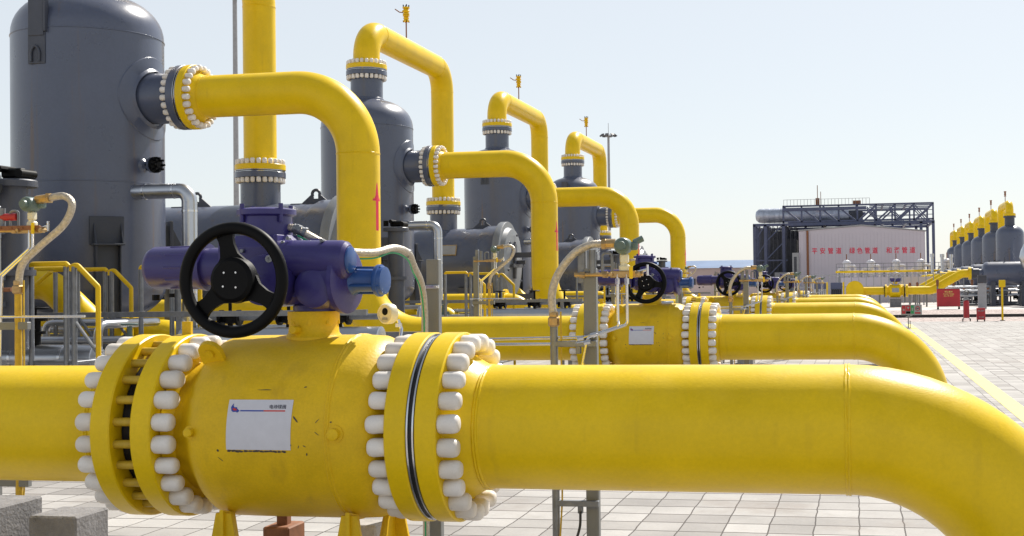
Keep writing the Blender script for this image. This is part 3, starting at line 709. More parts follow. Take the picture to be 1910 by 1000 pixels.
a = radians(20); mb = MB(); c = V((-10.72, Yh - cos(a) * (HR + .02), HZ + sin(a) * (HR + .02))); M = Matrix.Rotation(-a, 3, 'X')
mb.bbox(c, (.42, .03, .30), .005, M=M); npl = mb.build('nameplate', BRASS, hv)
mb = MB(); mb.bbox(c + M @ V((0, -.017, 0)), (.37, .006, .25), .002, M=M)
mb.build('plate_face', GREYL, npl)
stamp(hv, '{} grey horizontal vessel', 'horizontal vessels with round closures', (0, 1, 2, 3, 4), 1)
for o in list(COL.objects):
    if o.name.startswith('horizontal_vessel'):
        i = int(round((o.location.y - Yh) / SP)) + 1
        o['label'] = ['grey horizontal vessel at the left edge, showing only its door davit behind the bent hose', 'grey horizontal vessel behind the nearest blue actuator, with lifting lugs on its back', 'grey horizontal vessel with its round closure door in view beside the second riser', 'grey horizontal vessel behind the instrument stand, seen through the second pipe arch', 'farthest grey horizontal vessel, its small round door beside the fourth riser'][i]
# ---- dark closure gear at the left edge
dg = thing('closure_gear', 'dark grey flanged closure gear with black clamps and red-brown tubes at the left edge', 'machinery', (-8.7, 11.0, 0))
mb = MB(); mb.cyl((-8.78, 11.1, .9), (-8.78, 11.1, 2.62), .13, 24); mb.lathe([(2.40, .20), (2.46, .20)], (-8.78, 11.1, 0), (0, 0, 1), 24); mb.lathe([(1.95, .19), (2.0, .19)], (-8.78, 11.1, 0), (0, 0, 1), 24); mb.build('cylinder', GREYD, dg)
for z in (2.34, 1.88, 1.62):
    mb = MB(); mb.bbox((-8.62, 11.0, z), (.62, .10, .07), .01); mb.build('bracket', LEGM, dg)
mb = MB(); mb.cyl((-8.95, 10.9, 2.72), (-8.30, 10.95, 2.76), .05, 14); mb.bbox((-8.55, 10.98, 2.83), (.26, .12, .10), .02)
for x in (-8.72, -8.5, -8.34): mb.cyl((x, 10.9, 2.70), (x, 10.9, 2.93), .03, 8)
mb.build('clamp', BLACK, dg)
for x in (-8.9, -8.66, -8.4): MB().cyl((x, 10.92, 1.1), (x, 10.92, 2.34), .022, 8).build('tie_rod', STEELD, dg)
MB().cyl((-9.1, 10.85, 2.12), (-8.35, 10.85, 2.15), .035, 12).build('red_tube', RED, dg)
MB().cyl((-9.1, 10.85, 1.73), (-8.1, 10.85, 1.76), .022, 10).build('brown_tube', RUST, dg)
# ---- silver drain pipe on the vessel
sp_ = thing('insulated_drain_pipe', '', 'pipe', (-9.6, Y1 - .35, 0))
Ys = Y1 - .35
mb = MB(); mb.tube(fillet([(-10.25, Ys, 3.17), (-9.36, Ys, 3.17), (-9.36, Ys, .3)], .16, 6), .108, 28); mb.build('pipe_run', CLAD, sp_)
mb = MB()
for z in (2.86, 2.3, 1.7, 1.1): mb.lathe([(z, .112), (z + .03, .112)], (-9.36, Ys, 0), (0, 0, 1), 28)
for x in (-10.06, -9.60): mb.lathe([(x, .113), (x + .03, .113)], (0, Ys, 3.17), (1, 0, 0), 28)
mb.build('cladding_band', STEEL, sp_)
stamp(sp_, '{} silver insulated drain pipe bending down beside a tall grey vessel', 'silver insulated drain pipes', (1, 2, 3), 1)
for o in list(COL.objects):
    if o.name.startswith('insulated_drain_pipe'):
        i = int(round((o.location.y - Ys) / SP)); o['label'] = ['largest silver insulated pipe bending down beside the largest upright vessel', 'silver insulated pipe bending down beside the second upright vessel', 'small silver insulated pipe bending down beside the third upright vessel'][i]

# ================================================================== INSTRUMENT STANDS
def stand(kind):
    Yq = 7.4
    if kind == 'R':
        st = thing('instrument_stand', '', 'instrument stand', (-1.59, Yq, 0))
        MB().bbox((-1.59, Yq, .91), (.078, .06, 1.82), .006).build('post', POST, st)
        for z in (1.365, .405):
            mb = MB(); mb.bbox((-1.68, Yq - .05, z), (.27, .04, .035), .003); mb.bbox((-1.66, Yq - .045, z - .035), (.03, .03, .05), .003); mb.build('cross_bar', STEELD, st)
        hx, hz = -1.38, 1.95
        cpx, cz = -1.81, 1.50
        hosep = [(hx - .05, Yq - .02, hz + .015), (hx - .12, Yq - .02, hz + .015), (hx - .20, Yq - .03, hz + .01), (hx - .30, Yq - .04, hz - .04), (hx - .40, Yq - .04, hz - .16), (cpx - .01, Yq - .05, 1.66), (cpx, Yq - .05, cz)]
        bar = (hx - .30, hx + .12)
    else:
        st = thing('instrument_stand', '', 'instrument stand', (-5.64, Yq, 0))
        MB().bbox((-5.66, Yq, 1.1), (.078, .06, 2.2), .006).build('post', POST, st)
        for z, wd in ((1.50, .34), (.47, .34)):
            mb = MB(); mb.bbox((-5.53, Yq - .05, z), (wd, .04, .05), .003); mb.build('cross_bar', POST, st)
        hx, hz = -5.36, 2.30
        cpx, cz = -5.44, 1.74
        hosep = [(hx + .04, Yq - .02, hz + .03), (hx + .13, Yq - .02, hz + .04), (hx + .24, Yq - .02, hz + .05), (hx + .305, Yq - .03, hz - .01), (hx + .25, Yq - .04, hz - .14), (hx + .08, Yq - .05, hz - .28), (hx - .05, Yq - .05, hz - .40), (cpx, Yq - .05, cz)]
        bar = (hx - .32, hx + .08)
    sg = 1 if kind == 'R' else -1
    MB().tube(spline(hosep), .024, 14).build('hose', HOSE, st)
    mb = MB(); mb.lathe([(cz - .03, .028), (cz - .02, .036), (cz + .02, .036), (cz + .03, .028), (cz + .05, .03), (cz + .06, .026)], (cpx, Yq - .05, 0), (0, 0, 1), 8)
    e = V(hosep[1]); mb.cyl(V(hosep[0]), e, .03, 8); mb.cyl(e + V((.012, 0, 0)), e + V((-.012, 0, 0)), .036, 6)
    mb.build('hose_coupling', BRASS, st)
    mb = MB(); mb.cyl((cpx, Yq - .05, .0), (cpx, Yq - .05, cz - .03), .023, 14); mb.build('conduit', STEELD if kind == 'R' else YELT, st)
    MB().tube([(cpx + .045, Yq - .055, cz + .06), (cpx + .045, Yq - .055, .9), (cpx + .04, Yq - .055, .42), (cpx + .02, Yq - .08, .05)], .006, 6).build('earth_wire', YELT, st)
    if kind == 'R': MB().tube(spline([(-1.655, Yq - .07, .36), (-1.66, Yq - .08, .26), (-1.70, Yq - .10, .16), (-1.80, Yq - .14, .06), (-1.86, Yq - .2, .005)]), .008, 8).build('cable', RUB, st)
    # transmitter head
    mb = MB(); mb.lathe([(-.055, .03), (-.05, .046), (-.04, .05), (.04, .05), (.05, .046), (.055, .03)], (hx, Yq - .03, hz), (0, 1, 0), 24); mb.lathe([(-.085, .025), (-.05, .03)], (hx, Yq - .03, hz), (0, 1, 0), 16)
    mb.bbox((hx + .055, Yq + .0, hz), (.06, .05, .05), .01); mb.cyl((hx + .06, Yq, hz + .02), (hx + .11, Yq + .02, hz + .045), .02, 10)
    mb.build('transmitter', GREENG, st)
    mb = MB(); mb.bbox((hx + .005, Yq - .02, hz - .075), (.05, .045, .055), .008); mb.bbox((hx + .005, Yq - .02, hz - .135), (.065, .05, .05), .012); mb.cyl((hx, Yq - .02, hz - .17), (hx, Yq - .02, hz - .05), .018, 10); mb.build('transmitter_neck', WHITEF, st)
    zbr = hz - .17
    mb = MB(); mb.cyl((bar[0], Yq - .04, zbr), (bar[1], Yq - .04, zbr), .014, 10)
    mb.bbox((hx + .0, Yq - .04, zbr), (.16, .035, .042), .005)
    for x in (hx - .07, hx + .05, hx + .10): mb.cyl((x, Yq - .075, zbr), (x, Yq - .0, zbr), .011, 8)
    for x in (bar[0] + .05, hx - .11, hx + .09): mb.lathe([(-.015, .022), (.015, .022)], (x, Yq - .04, zbr), (1, 0, 0), 6)
    mb.build('manifold', BRASS, st)
    mb = MB(); mb.cyl((bar[0] + .11, Yq - .03, zbr), (bar[0] + .11, Yq - .03, zbr + .15), .022, 12); mb.tube(fillet([(bar[0] + .17, Yq - .03, zbr), (bar[0] + .17, Yq - .03, zbr + .13), (bar[0] + .23, Yq - .03, zbr + .13), (bar[0] + .23, Yq - .03, zbr + .02)], .02, 4), .009, 8)
    mb.bbox((bar[0] + .04, Yq + .0, zbr + .06), (.05, .05, .22), .006)
    mb.build('regulator', STEELD, st)
    mb = MB(); hxx = hx + .13; mb.cyl((hx + .08, Yq - .04, zbr + .01), (hxx + .02, Yq - .06, zbr + .025), .009, 8); mb.cyl((hxx + .02, Yq - .06, zbr + .055), (hxx + .02, Yq - .06, zbr - .01), .008, 8); mb.build('needle_valve_handle', STEEL, st)
    MB().bbox((hx + .055, Yq - .085, zbr + .01), (.022, .012, .075), .004).build('valve_tag', YEL, st)
    # impulse tubing
    mb = MB(); r = .0085
    if kind == 'R':
        for x in (hx - .035, hx + .022): 
            mb.lathe([(0, .016), (.035, .016)], (x, Yq - .05, zbr - .06), (0, 0, 1), 6)
        mb.tube(fillet([(hx + .022, Yq - .05, zbr), (hx + .022, Yq - .05, zbr - .30), (-1.60, Yq - .07, 1.40), (-1.63, Yq - .07, 1.25), (-1.63, Yq - .07, 1.0)], .03, 5), r, 8)
        mb.tube(fillet([(hx - .035, Yq - .05, zbr), (hx - .035, Yq - .05, zbr - .28), (hx - .015, Yq - .05, zbr - .31), (-1.62, Yq - .06, 1.405), (-2.6, Yq + .05, 1.385)], .03, 5), r, 8)
        mb.tube([(-1.58, Yq - .07, 1.385), (-1.7, Yq - .06, 1.365), (-2.6, Yq + .05, 1.36)], r, 8)
        for p in ((-1.56, 1.42), (-1.64, 1.40), (-1.60, 1.375)): mb.lathe([(-.02, .015), (.02, .015)], (p[0], Yq - .07, p[1]), (1, 0, .2), 6)
    else:
        for x in (hx + .03, hx + .005): mb.tube(fillet([(x, Yq - .05, zbr), (x, Yq - .05, zbr - .12), (x - .22, Yq - .06, zbr - .30), (x - .24, Yq - .06, 1.3)], .03, 5), r, 8)
        mb.tube([(cpx - .3, Yq - .07, 1.56), (cpx + .5, Yq - .07, 1.56)], r, 8)
    mb.build('impulse_tubing', STEEL, st)
    if kind == 'L':
        mb = MB(); mb.cyl((hx - .30, Yq - .03, zbr + .09), (hx - .10, Yq - .03, zbr + .09), .024, 12); mb.build('red_cylinder', RED, st)
        mb = MB(); mb.bbox((hx - .14, Yq - .06, zbr + .015), (.46, .02, .03), .003)
        for k in range(6): mb.cyl((hx - .35 + k * .08, Yq - .068, zbr + .015), (hx - .35 + k * .08, Yq - .078, zbr + .015), .006, 6)
        mb.build('tag_bar', RUST, st)
    return st
sR = stand('R'); stamp(sR, '{} instrument stand right of a valve, with a grey post, looped hose and thin steel tubing', 'instrument stands right of the valves', range(0, 5), 0)
sL = stand('L'); stamp(sL, '{} instrument stand left of a valve, with its transmitter and hose on a post', 'instrument stands left of the valves', range(0, 5), 0)
for o in list(COL.objects):
    if o.parent and o.parent.location.y > 10 and (o.name.startswith('red_cylinder') or o.name.startswith('tag_bar')): bpy.data.objects.remove(o)
for o in list(COL.objects):
    if o.name.startswith('instrument_stand') and o.parent is None:
        i = int(round((o.location.y - 7.4) / SP))
        if o.location.x > -3: o['label'] = ['instrument stand with a tall hose loop standing right behind the nearest yellow outlet pipe', 'instrument stand with a hose loop behind the second outlet pipe', 'small instrument stand behind the third outlet pipe', 'tiny instrument stand behind the fourth outlet pipe', 'tiniest instrument stand behind the farthest outlet pipe'][i]
        else: o['label'] = ['instrument stand with a bent yellowish hose at the left edge of the photo', 'instrument stand in front of the round closure door, left of the second riser', 'instrument stand behind the second actuator, with a looped hose', 'instrument stand right of the fourth riser, with a small looped hose', 'farthest instrument stand of the left-hand series'][i]
# ---- cable post and actuator conduit
cp = thing('cable_post', '', 'post', (-2.55, 7.3, 0))
mb = MB(); mb.bbox((-2.55, 7.3, .945), (.078, .06, 1.89), .005); mb.build('channel', POST, cp)
mb = MB(); 
for z in (1.2, 1.72): mb.bbox((-2.56, 7.262, z), (.11, .016, .02), .003)
mb.build('strap', STEEL, cp)
mb = MB(); mb.bbox((-2.55, 7.3, .012), (.2, .2, .024), .003); mb.build('base_plate', STEELD, cp)
stamp(cp, '{} slim grey cable post behind a ball valve', 'cable posts behind the valves', range(0, 4), 0)
hs = thing('conduit_hose', '', 'hose', (-2.5, 6.6, 1.5))
pts = [(-2.885, 6.0, 2.06), (-2.84, 6.02, 2.06), (-2.79, 6.05, 2.045), (-2.72, 6.12, 1.99), (-2.66, 6.3, 1.955), (-2.66, 6.5, 1.955), (-2.72, 6.7, 1.965)]
P2 = [(-2.9, 6.02, 2.035), (-2.83, 6.02, 2.02), (-2.76, 6.05, 1.975), (-2.66, 6.15, 1.915), (-2.56, 6.35, 1.905), (-2.52, 6.55, 1.935), (-2.51, 6.75, 1.91), (-2.55, 6.95, 1.84), (-2.56, 7.1, 1.74), (-2.57, 7.18, 1.60), (-2.575, 7.2, 1.40), (-2.58, 7.2, .2)]
MB().tube(spline(P2), .021, 14).build('braided_hose', HOSE, hs)
mb = MB(); mb.cyl((-2.86, 6.02, 2.03), (-2.80, 6.03, 2.005), .025, 12); mb.lathe([(-.008, .031), (.008, .031)], (-2.84, 6.02, 2.022), (1, .1, -.4), 6); mb.lathe([(-.006, .029), (.006, .029)], (-2.80, 6.03, 2.005), (1, .1, -.5), 12); 
for q in (P2[1], P2[6]): mb.lathe([(-.012, .026), (.012, .026)], q, (1, .2, -.4), 12)
mb.build('end_fitting', STEELD, hs)
MB().tube(spline([V(q) + V((.005, -.03, -.03 + .004 * math.sin(i * 2))) for i, q in enumerate(P2[1:])]), .005, 6).build('earth_wire', GREENC, hs)
stamp(hs, '{} braided conduit hose from a blue actuator to its cable post', 'conduit hoses from the actuators', range(0, 4), 0)
for o in COL.objects:
    if o.name.startswith('conduit_hose.'): o.location.x += .0
# ---- gauge
gt = thing('pressure_gauge', 'small round ivory gauge with a black dial on a thin stem behind the nearest valve', 'gauge', (-2.47, 6.5, 1.40))
mb = MB(); gp = V((-2.50, 6.46, 1.575)); ax = V((-.35, -1, 0)).normalized()
mb.lathe([(0, .045), (.01, .056), (.05, .056), (.06, .05), (.06, .046), (.055, .044), (.055, 0)], gp, ax, 28); mb.build('case', WHITEF, gt)
mb = MB(); mb.lathe([(.056, .02), (.058, .018), (.058, 0)], gp + V((.0, 0, .012)), ax, 18); mb.build('dial', BLACK, gt)
MB().bbox(gp + ax * .058 + V((.0, 0, -.028)), (.036, .004, .014), .001, rz=-.34).build('gauge_label', GREYL, gt)
mb = MB(); mb.tube(fillet([(-2.48, 6.5, 1.54), (-2.46, 6.5, 1.49), (-2.46, 6.45, 1.35)], .02, 3), .010, 8); mb.lathe([(0, .02), (.02, .02)], (-2.475, 6.5, 1.50), (0, 0, 1), 6); mb.build('stem', STEEL, gt)
# ---- supports under the nearest line
def block(x0, x1, y0, y1, h, label, m=CONC, name='concrete_block'):
    mb = MB(); mb.bbox(((x0 + x1) / 2, (y0 + y1) / 2, h / 2), (x1 - x0, y1 - y0, h), .012)
    return tag(mb.build(name, m, loc=((x0 + x1) / 2, (y0 + y1) / 2, 0)), label, 'concrete block', 'concrete support blocks under the nearest line')
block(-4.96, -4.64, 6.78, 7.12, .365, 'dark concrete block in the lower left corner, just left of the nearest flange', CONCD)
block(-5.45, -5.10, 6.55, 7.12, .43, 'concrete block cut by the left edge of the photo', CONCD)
block(-3.26, -2.96, 5.55, 6.42, .31, 'concrete block under the left feet of the nearest ball valve')
block(-2.58, -2.24, 5.55, 6.42, .31, 'concrete block under the right feet of the nearest ball valve')
block(-2.90, -2.72, 6.75, 6.95, .36, 'small concrete block on the paving behind the nearest ball valve')
for k in range(1, 5):
    for x in (-3.26, -2.58):
        o = block(x, x + .32, D(k) - .44, D(k) + .43, .31, 'concrete block under the %s feet of the %s ball valve' % ('left' if x < -3 else 'right', ORD[k])); o['group'] = 'concrete support blocks under the farther lines'
# ---- pipe supports
# ---- vessel piers
for k in range(1, 5):
    ob = thing('vessel_plinth', 'concrete plinth with stacked piers under the %s upright vessel' % ['', 'largest', 'second', 'third', 'farthest'][k], 'plinth', (VX, D(k), 0), 'plinths under the upright vessels')
    for sx in (-1, 1):
        for sy in (-1, 1):
            mb = MB(); mb.bbox((VX + sx * .74, D(k) + sy * .74, .55), (.62, .62, 1.09), .015); mb.build('pier', CONC, ob)
    mb = MB(); mb.box(VX - 1.3, VX + 1.3, D(k) - 1.3, D(k) + 1.3, -.01, .12); mb.build('slab', CONC, ob)

# ================================================================== UNDERGROWTH OF PIPEWORK, STILES
def stile(X0, X1, Ys_, z, drop, label, left=False, grp='steel stiles over the low pipes'):
    st = thing('step_stile', label, 'stile', ((X0 + X1) / 2, Ys_[0], 0), grp)
    for y in Ys_:
        mb = MB(); pth = [(X0, y, z - .04), (X0, y, z), (X1, y, z), (X1 + .03, y, z - .03)]
        mb.tube(fillet(pth, .02, 3), .026, 12); 
        mb.tube(fillet([(X1 + .06, y, z - .08), (X1 + .07, y, z - .02), (X1 + .13, y, z - .02), (X1 + .36, y, z - drop), (X1 + .36, y, .05)], .03, 3), .026, 12)
        if left: mb.tube(fillet([(X0 - .06, y, z - .02), (X0 - .36, y, z - drop), (X0 - .36, y, .05)], .03, 3), .026, 12)
        mb.build('handrail', YEL2, st)
        mb = MB()
        for x in (X0, X1, X1 + .09): mb.cyl((x, y, 0), (x, y, z - .03), .028, 12)
        mb.cyl((X0, y, 1.02), (X1 + .1, y, 1.02), .016, 8)
        mb.tube([(X1 + .08, y, 1.45), (X1 + .34, y, 1.12)], .018, 8)
        mb.build('post', STEELD, st)
    mb = MB()
    for i in range(3): mb.bbox((X1 + .16 + i * .11, (Ys_[0] + Ys_[-1]) / 2, .85 - i * .27), (.22, abs(Ys_[-1] - Ys_[0]) or .8, .03), .004)
    mb.bbox(((X0 + X1) / 2, (Ys_[0] + Ys_[-1]) / 2, 1.0), (X1 - X0 + .1, (abs(Ys_[-1] - Ys_[0]) or .8), .03), .004)
    mb.build('tread', STEELD, st)
    return st
s1 = stile(-8.36, -7.96, (11.5, 13.5), 2.02, .24, 'steel stile with yellow handrails left of the nearest valve, before the largest vessel')
index_kids()
copy_tree(s1, None, (.82, SP, 0), 'small steel stile with yellow handrails before the second horizontal vessel')
copy_tree(s1, None, (.9, SP * 2, 0), 'tiny steel stile with yellow handrails seen through the second pipe arch')
stile(-10.05, -9.35, (13.6, 14.3), 2.02, .24, 'lower looking yellow-railed stile behind the bent hose at the far left', True)
# cable tray & drains, per train
def drains(k):
    y = D(k) - 4.6; off = SP * (k - 1)
    dn = thing('drain_header', ['', 'silver lagged drain pipe with a round end cap at the left edge', 'silver lagged drain pipe under the second horizontal vessel', 'silver lagged drain pipe under the third horizontal vessel'][k], 'pipe', (-9, y, 0), 'lagged drain pipes')
    x1 = -8.02 if k == 1 else -6.9
    mb = MB(); mb.lathe([(0, .145), (x1 + 13, .145), (x1 + 13.005, .135)], (-13, y, 1.02), (1, 0, 0), 32); mb.build('lagged_pipe', CLAD, dn)
    mb = MB()
    for x in (-9.6, -9.0, -8.4): mb.lathe([(0, .150), (.03, .150)], (x, y, 1.02), (1, 0, 0), 32)
    mb.build('cladding_band', STEEL, dn)
    mb = MB()
    for x in (-9.3, -8.3): mb.box(x - .04, x + .04, y - .08, y + .08, 0, .9)
    mb.build('support', POST, dn)
    mb = MB(); mb.cyl((-8.75, y, 1.15), (-8.75, y, 1.42), .05, 12); mb.lathe([(1.42, .12), (1.46, .12)], (-8.75, y, 0), (0, 0, 1), 16); mb.lathe([(1.28, .10), (1.31, .10)], (-8.75, y, 0), (0, 0, 1), 16); mb.tube([(-8.75 + .13 * cos(t / 20 * 2 * pi), y + .13 * sin(t / 20 * 2 * pi), 1.56) for t in range(20)], .012, 6, closed=True); mb.cyl((-8.75, y, 1.45), (-8.75, y, 1.58), .012, 6)
    mb.build('drain_valve', BLACK, dn)
for k in (1, 2, 3): drains(k)
def tray(k):
    y = D(k) - 4.0
    t_ = thing('pipe_rack', ['', 'low steel rail with pipes and small black valves below the largest vessel', 'low steel rail with pipes and small black valves below the second vessel', 'low steel rail with pipes and small black valves below the third vessel', 'low steel rail with pipes and small black valves below the farthest vessel'][k], 'pipe rack', (-8, y, 0), 'low pipe racks below the vessels')
    mb = MB(); mb.box(-12, -5.2, y - .03, y + .03, 1.44, 1.50); mb.box(-12, -5.2, y + 2.2, y + 2.26, 1.1, 1.18)
    for x in (-11, -9.2, -7.4, -5.6): mb.box(x - .03, x + .03, y - .03, y + .03, 0, 1.44)
    mb.build('steel_rail', STEELD, t_)
    mb = MB()
    for i, (dy, z, r) in enumerate(((.5, 1.0, .06), (.9, 1.15, .05), (1.4, .85, .08), (1.9, 1.25, .045))):
        mb.cyl((-12.5, y + dy, z), (-5.4 - .3 * i, y + dy, z), r, 14)
    mb.tube(fillet([(-10.2, y + 1.6, .4), (-10.2, y + 1.6, 1.35), (-8.6, y + 1.6, 1.35), (-8.6, y + .3, 1.35), (-8.6, y + .3, .3)], .12, 5), .05, 12)
    mb.build('lagged_pipes', CLAD, t_)
    rr = random.Random(k)
    for i in range(9):
        x = -10.8 + i * .62 + rr.uniform(-.1, .1); yy = y + rr.uniform(.4, 1.9); z = rr.uniform(1.0, 1.25)
        mb = MB(); mb.lathe([(-.11, .08), (-.09, .08), (-.09, .045), (0, .07), (.09, .045), (.09, .08), (.11, .08)], (x, yy, z), (1, 0, 0), 12); mb.cyl((x, yy, z), (x, yy, z + .22), .03, 8)
        mb.tube([(x + .09 * cos(t / 16 * 2 * pi), yy + .09 * sin(t / 16 * 2 * pi), z + .24) for t in range(16)], .011, 6, closed=True)
        mb.cyl((x - .09, yy, z + .24), (x + .09, yy, z + .24), .008, 6)
        mb.build('gate_valve', [BLACK, GREENG, STEELD][i % 3], t_)
for k in (1, 2, 3, 4): tray(k)
for k in (1, 2, 3):
    y = D(k) - 2.1; lp2 = thing('yellow_drain_pipe', 'yellow drain pipe stepping down %s' % ['', 'behind the yellow-railed stile at the far left', 'behind the stile before the second horizontal vessel', 'behind the tiny stile in the second pipe arch'][k], 'pipe', (-9, y, 0), 'yellow drain pipes')
    mb = MB(); mb.tube(fillet([(-13, y, 1.85), (-10.35, y, 1.85), (-9.6, y, 1.17), (-8.3, y, 1.17), (-8.3, y, -.05)], .45, 8), .20, 28); mb.build('pipe_run', YEL, lp2)
    mb = MB(); mb.lathe([(0, .30), (.06, .30)], (-9.2, y, 1.17), (1, 0, 0), 28); mb.build('flange', YEL, lp2)
    lq = thing('lagged_pipe', 'short silver lagged pipe with black valves %s' % ['', 'seen under the nearest handwheel', 'under the second vessel', 'under the third vessel'][k], 'pipe', (-6, y - 2, 0), 'short lagged pipes')
    y -= 2; mb = MB(); mb.lathe([(0, .135), (.005, .15), (2.3, .15), (2.305, .135)], (-7.3, y, 1.17), (1, 0, 0), 28); mb.build('pipe_run', CLAD, lq)
    for x in (-6.9, -6.2, -5.6):
        mb = MB(); mb.lathe([(-.12, .09), (-.09, .09), (-.09, .05), (0, .08), (.09, .05), (.09, .09), (.12, .09)], (x, y + .3, 1.42), (1, 0, 0), 14); mb.tube([(x + .10 * cos(t / 16 * 2 * pi), y + .3 + .10 * sin(t / 16 * 2 * pi), 1.66) for t in range(16)], .012, 6, closed=True); mb.cyl((x, y + .3, 1.42), (x, y + .3, 1.67), .02, 8); mb.cyl((x - .10, y + .3, 1.66), (x + .10, y + .3, 1.66), .009, 6); mb.cyl((x, y + .3, 1.2), (x, y + .3, 1.42), .03, 8)
        mb.build('gate_valve', BLACK, lq)
    mb = MB(); mb.cyl((-7.2, y + .3, 1.42), (-5.1, y + .3, 1.42), .035, 10); mb.build('tube', STEELD, lq)
    for x in (-7.0, -5.4):
        mb = MB(); mb.box(x - .05, x + .05, y - .1, y + .1, 0, 1.04); mb.build('support', POST, lq)
# yellow inlet header left of the vessels
ih = thing('inlet_header', 'long yellow header pipe with branches running back behind the vessels at the left', 'pipe', (-15.2, 30, 0))
mb = MB(); mb.tube([(-15.4, 12, 1.05), (-15.4, 70, 1.05)], .45, 40); mb.build('header', YEL, ih)
for k in range(0, 5):
    mb = MB(); y = D(k) + DY; mb.tube(fillet([(-15.4, y, 1.05), (-15.4, y, HZ), (-14.5, y, HZ)], .5, 8), .28, 28); mb.build('branch', YEL, ih)
for k in range(1, 5):
    mb = MB(); mb.box(-15.8, -15.0, D(k) - .2, D(k) + .2, 0, .62); mb.build('support', CONC, ih)
# yellow low bypass pipes under the vessels
for k in range(1, 5):
    bp_ = thing('bypass_pipe', 'low yellow bypass pipe with elbows and a red band, under the %s upright vessel' % ['', 'largest', 'second', 'third', 'farthest'][k], 'pipe', (-12.2, D(k) + 2.2, 0), 'low yellow bypass pipes')
    y = D(k) + 2.4; mb = MB(); mb.tube(fillet([(-15, y, .9), (-13.2, y, .9), (-12.6, y, 1.38), (-8.0, y, 1.38), (-8.0, y, -.05)], .5, 8), .22, 28); mb.build('pipe_run', YEL, bp_)
    MB().lathe([(0, .224), (.1, .224)], (-11.75, y, 1.38), (1, 0, 0), 28).build('red_band', RED, bp_)
    mb = MB(); 
    for x in (-10.9, -8.6): mb.lathe([(0, .32), (.07, .32)], (x, y, 1.38), (1, 0, 0), 28)
    mb.build('flange', YEL, bp_)

HZ = 2.36
# ================================================================== RIGHT-HAND GROUP
RX = 11.6; RY = [100 + 10.72 * j for j in range(6)]
def rvessel():
    y = RY[0]
    o = thing('gas_filter_vessel', '', 'vessel', (RX, y, 0), 'upright vessels of the right-hand row')
    MB().lathe([(t, r) for t, r in prof_v], (RX, y, 0), (0, 0, 1), 40).build('shell', GREY, o)
    mb = MB(); mb.lathe([(6.05, .42), (6.19, .37), (6.7, .37), (6.7, .47), (6.81, .47)], (RX, y, 0), (0, 0, 1), 28); mb.build('top_nozzle', GREYD, o)
    for sx in (-1, 1):
        mb = MB(); mb.box(RX + sx * .7 - .12, RX + sx * .7 + .12, y - .75, y - .5, 0, 2.2); mb.box(RX + sx * .7 - .12, RX + sx * .7 + .12, y + .5, y + .75, 0, 2.2); mb.build('leg', GREYD, o)
    mb = MB()
    for z in (2.2, 3.3): mb.lathe([(-1.3, .14), (-1.26, .14), (-1.26, .08), (-1.0, .08)], (RX, y - .2, z), (1, .25, 0), 14)
    mb.build('side_nozzle', BLACK, o)
    c = thing('crossover_pipe', '', 'pipe', (RX, y, 6.8), 'crossover pipes of the right-hand row')
    mb = MB(); mb.tube(fillet([(RX, y, 6.85), (RX, y, CZ), (RX, y + DY, CZ), (RX, y + DY, 3.2)], .62, 10), PR, 28); mb.build('pipe_run', YEL, c)
    mb = MB(); mb.lathe([(6.84, .47), (6.95, .47), (6.95, .33)], (RX, y, 0), (0, 0, 1), 28); mb.lathe([(6.95, .44), (7.03, .44)], (RX, y, 0), (0, 0, 1), 12); mb.build('flange', YEL, c)
    v = thing('vent_valve', '', 'valve', (RX, y + 2.65, zb), 'vent valves of the right-hand row')
    yy = y + 2.65; mb = MB(); mb.cyl((RX, yy, zb), (RX, yy, zb + .5), .03, 8); mb.build('stem_pipe', RUST, v)
    mb = MB(); mb.lathe([(.45, .09), (.5, .09), (.52, .05), (.62, .09), (.72, .06), (.80, .10), (.86, .10)], (RX, yy, zb), (0, 0, 1), 12); mb.build('valve_body', RUST, v)
    h = thing('horizontal_vessel', '', 'vessel', (10.5, y - 5.3, 0), 'horizontal vessels of the right-hand row')
    yh = y - 5.3; mb = MB()
    mb.lathe([(8.75, .0), (8.75, .36), (8.95, .36), (8.97, .5), (9.05, .72), (9.2, .83), (9.4, .87), (13.5, .87)], (0, yh, HZ), (1, 0, 0), 40); mb.build('shell', GREY, h)
    mb = MB(); mb.lathe([(8.28, .36), (8.75, .36)], (0, yh, HZ + .05), (1, 0, 0), 28); mb.lathe([(8.22, .47), (8.33, .47)], (0, yh, HZ + .05), (1, 0, 0), 28); mb.build('side_nozzle', GREYD, h)
    mb = MB(); mb.cyl((10.6, yh, 3.1), (10.6, yh, 3.55), .05, 8); mb.cyl((9.5, yh, 3.1), (9.5, yh, 3.35), .07, 8); mb.build('top_fitting', GREYD, h)
    mb = MB()
    for x in (9.7, 11.8): mb.box(x - .15, x + .15, yh - .7, yh + .7, 0, 1.8)
    mb.build('saddle', GREYD, h)
    s = thing('inlet_pipe', '', 'pipe', (5, yh, 0), 'yellow s-bend pipes of the right-hand row')
    mb = MB(); mb.tube(fillet([(8.2, yh, HZ + .05), (7.55, yh, HZ + .05), (5.4, yh, 1.2), (3.6, yh, 1.2)], .8, 8), PR, 28); mb.build('pipe_run', YEL, s)
    mb = MB(); mb.lathe([(8.02, .47), (8.20, .47)], (0, yh, HZ + .05), (1, 0, 0), 28); mb.lathe([(3.5, .47), (3.66, .47)], (0, yh, 1.2), (1, 0, 0), 28); mb.build('flange', YEL, s)
    mb = MB()
    for x in (5.0, 4.2): mb.box(x - .06, x + .06, yh - .1, yh + .1, 0, .9)
    mb.build('support', POST, s)
    return [o, c, v, h, s]
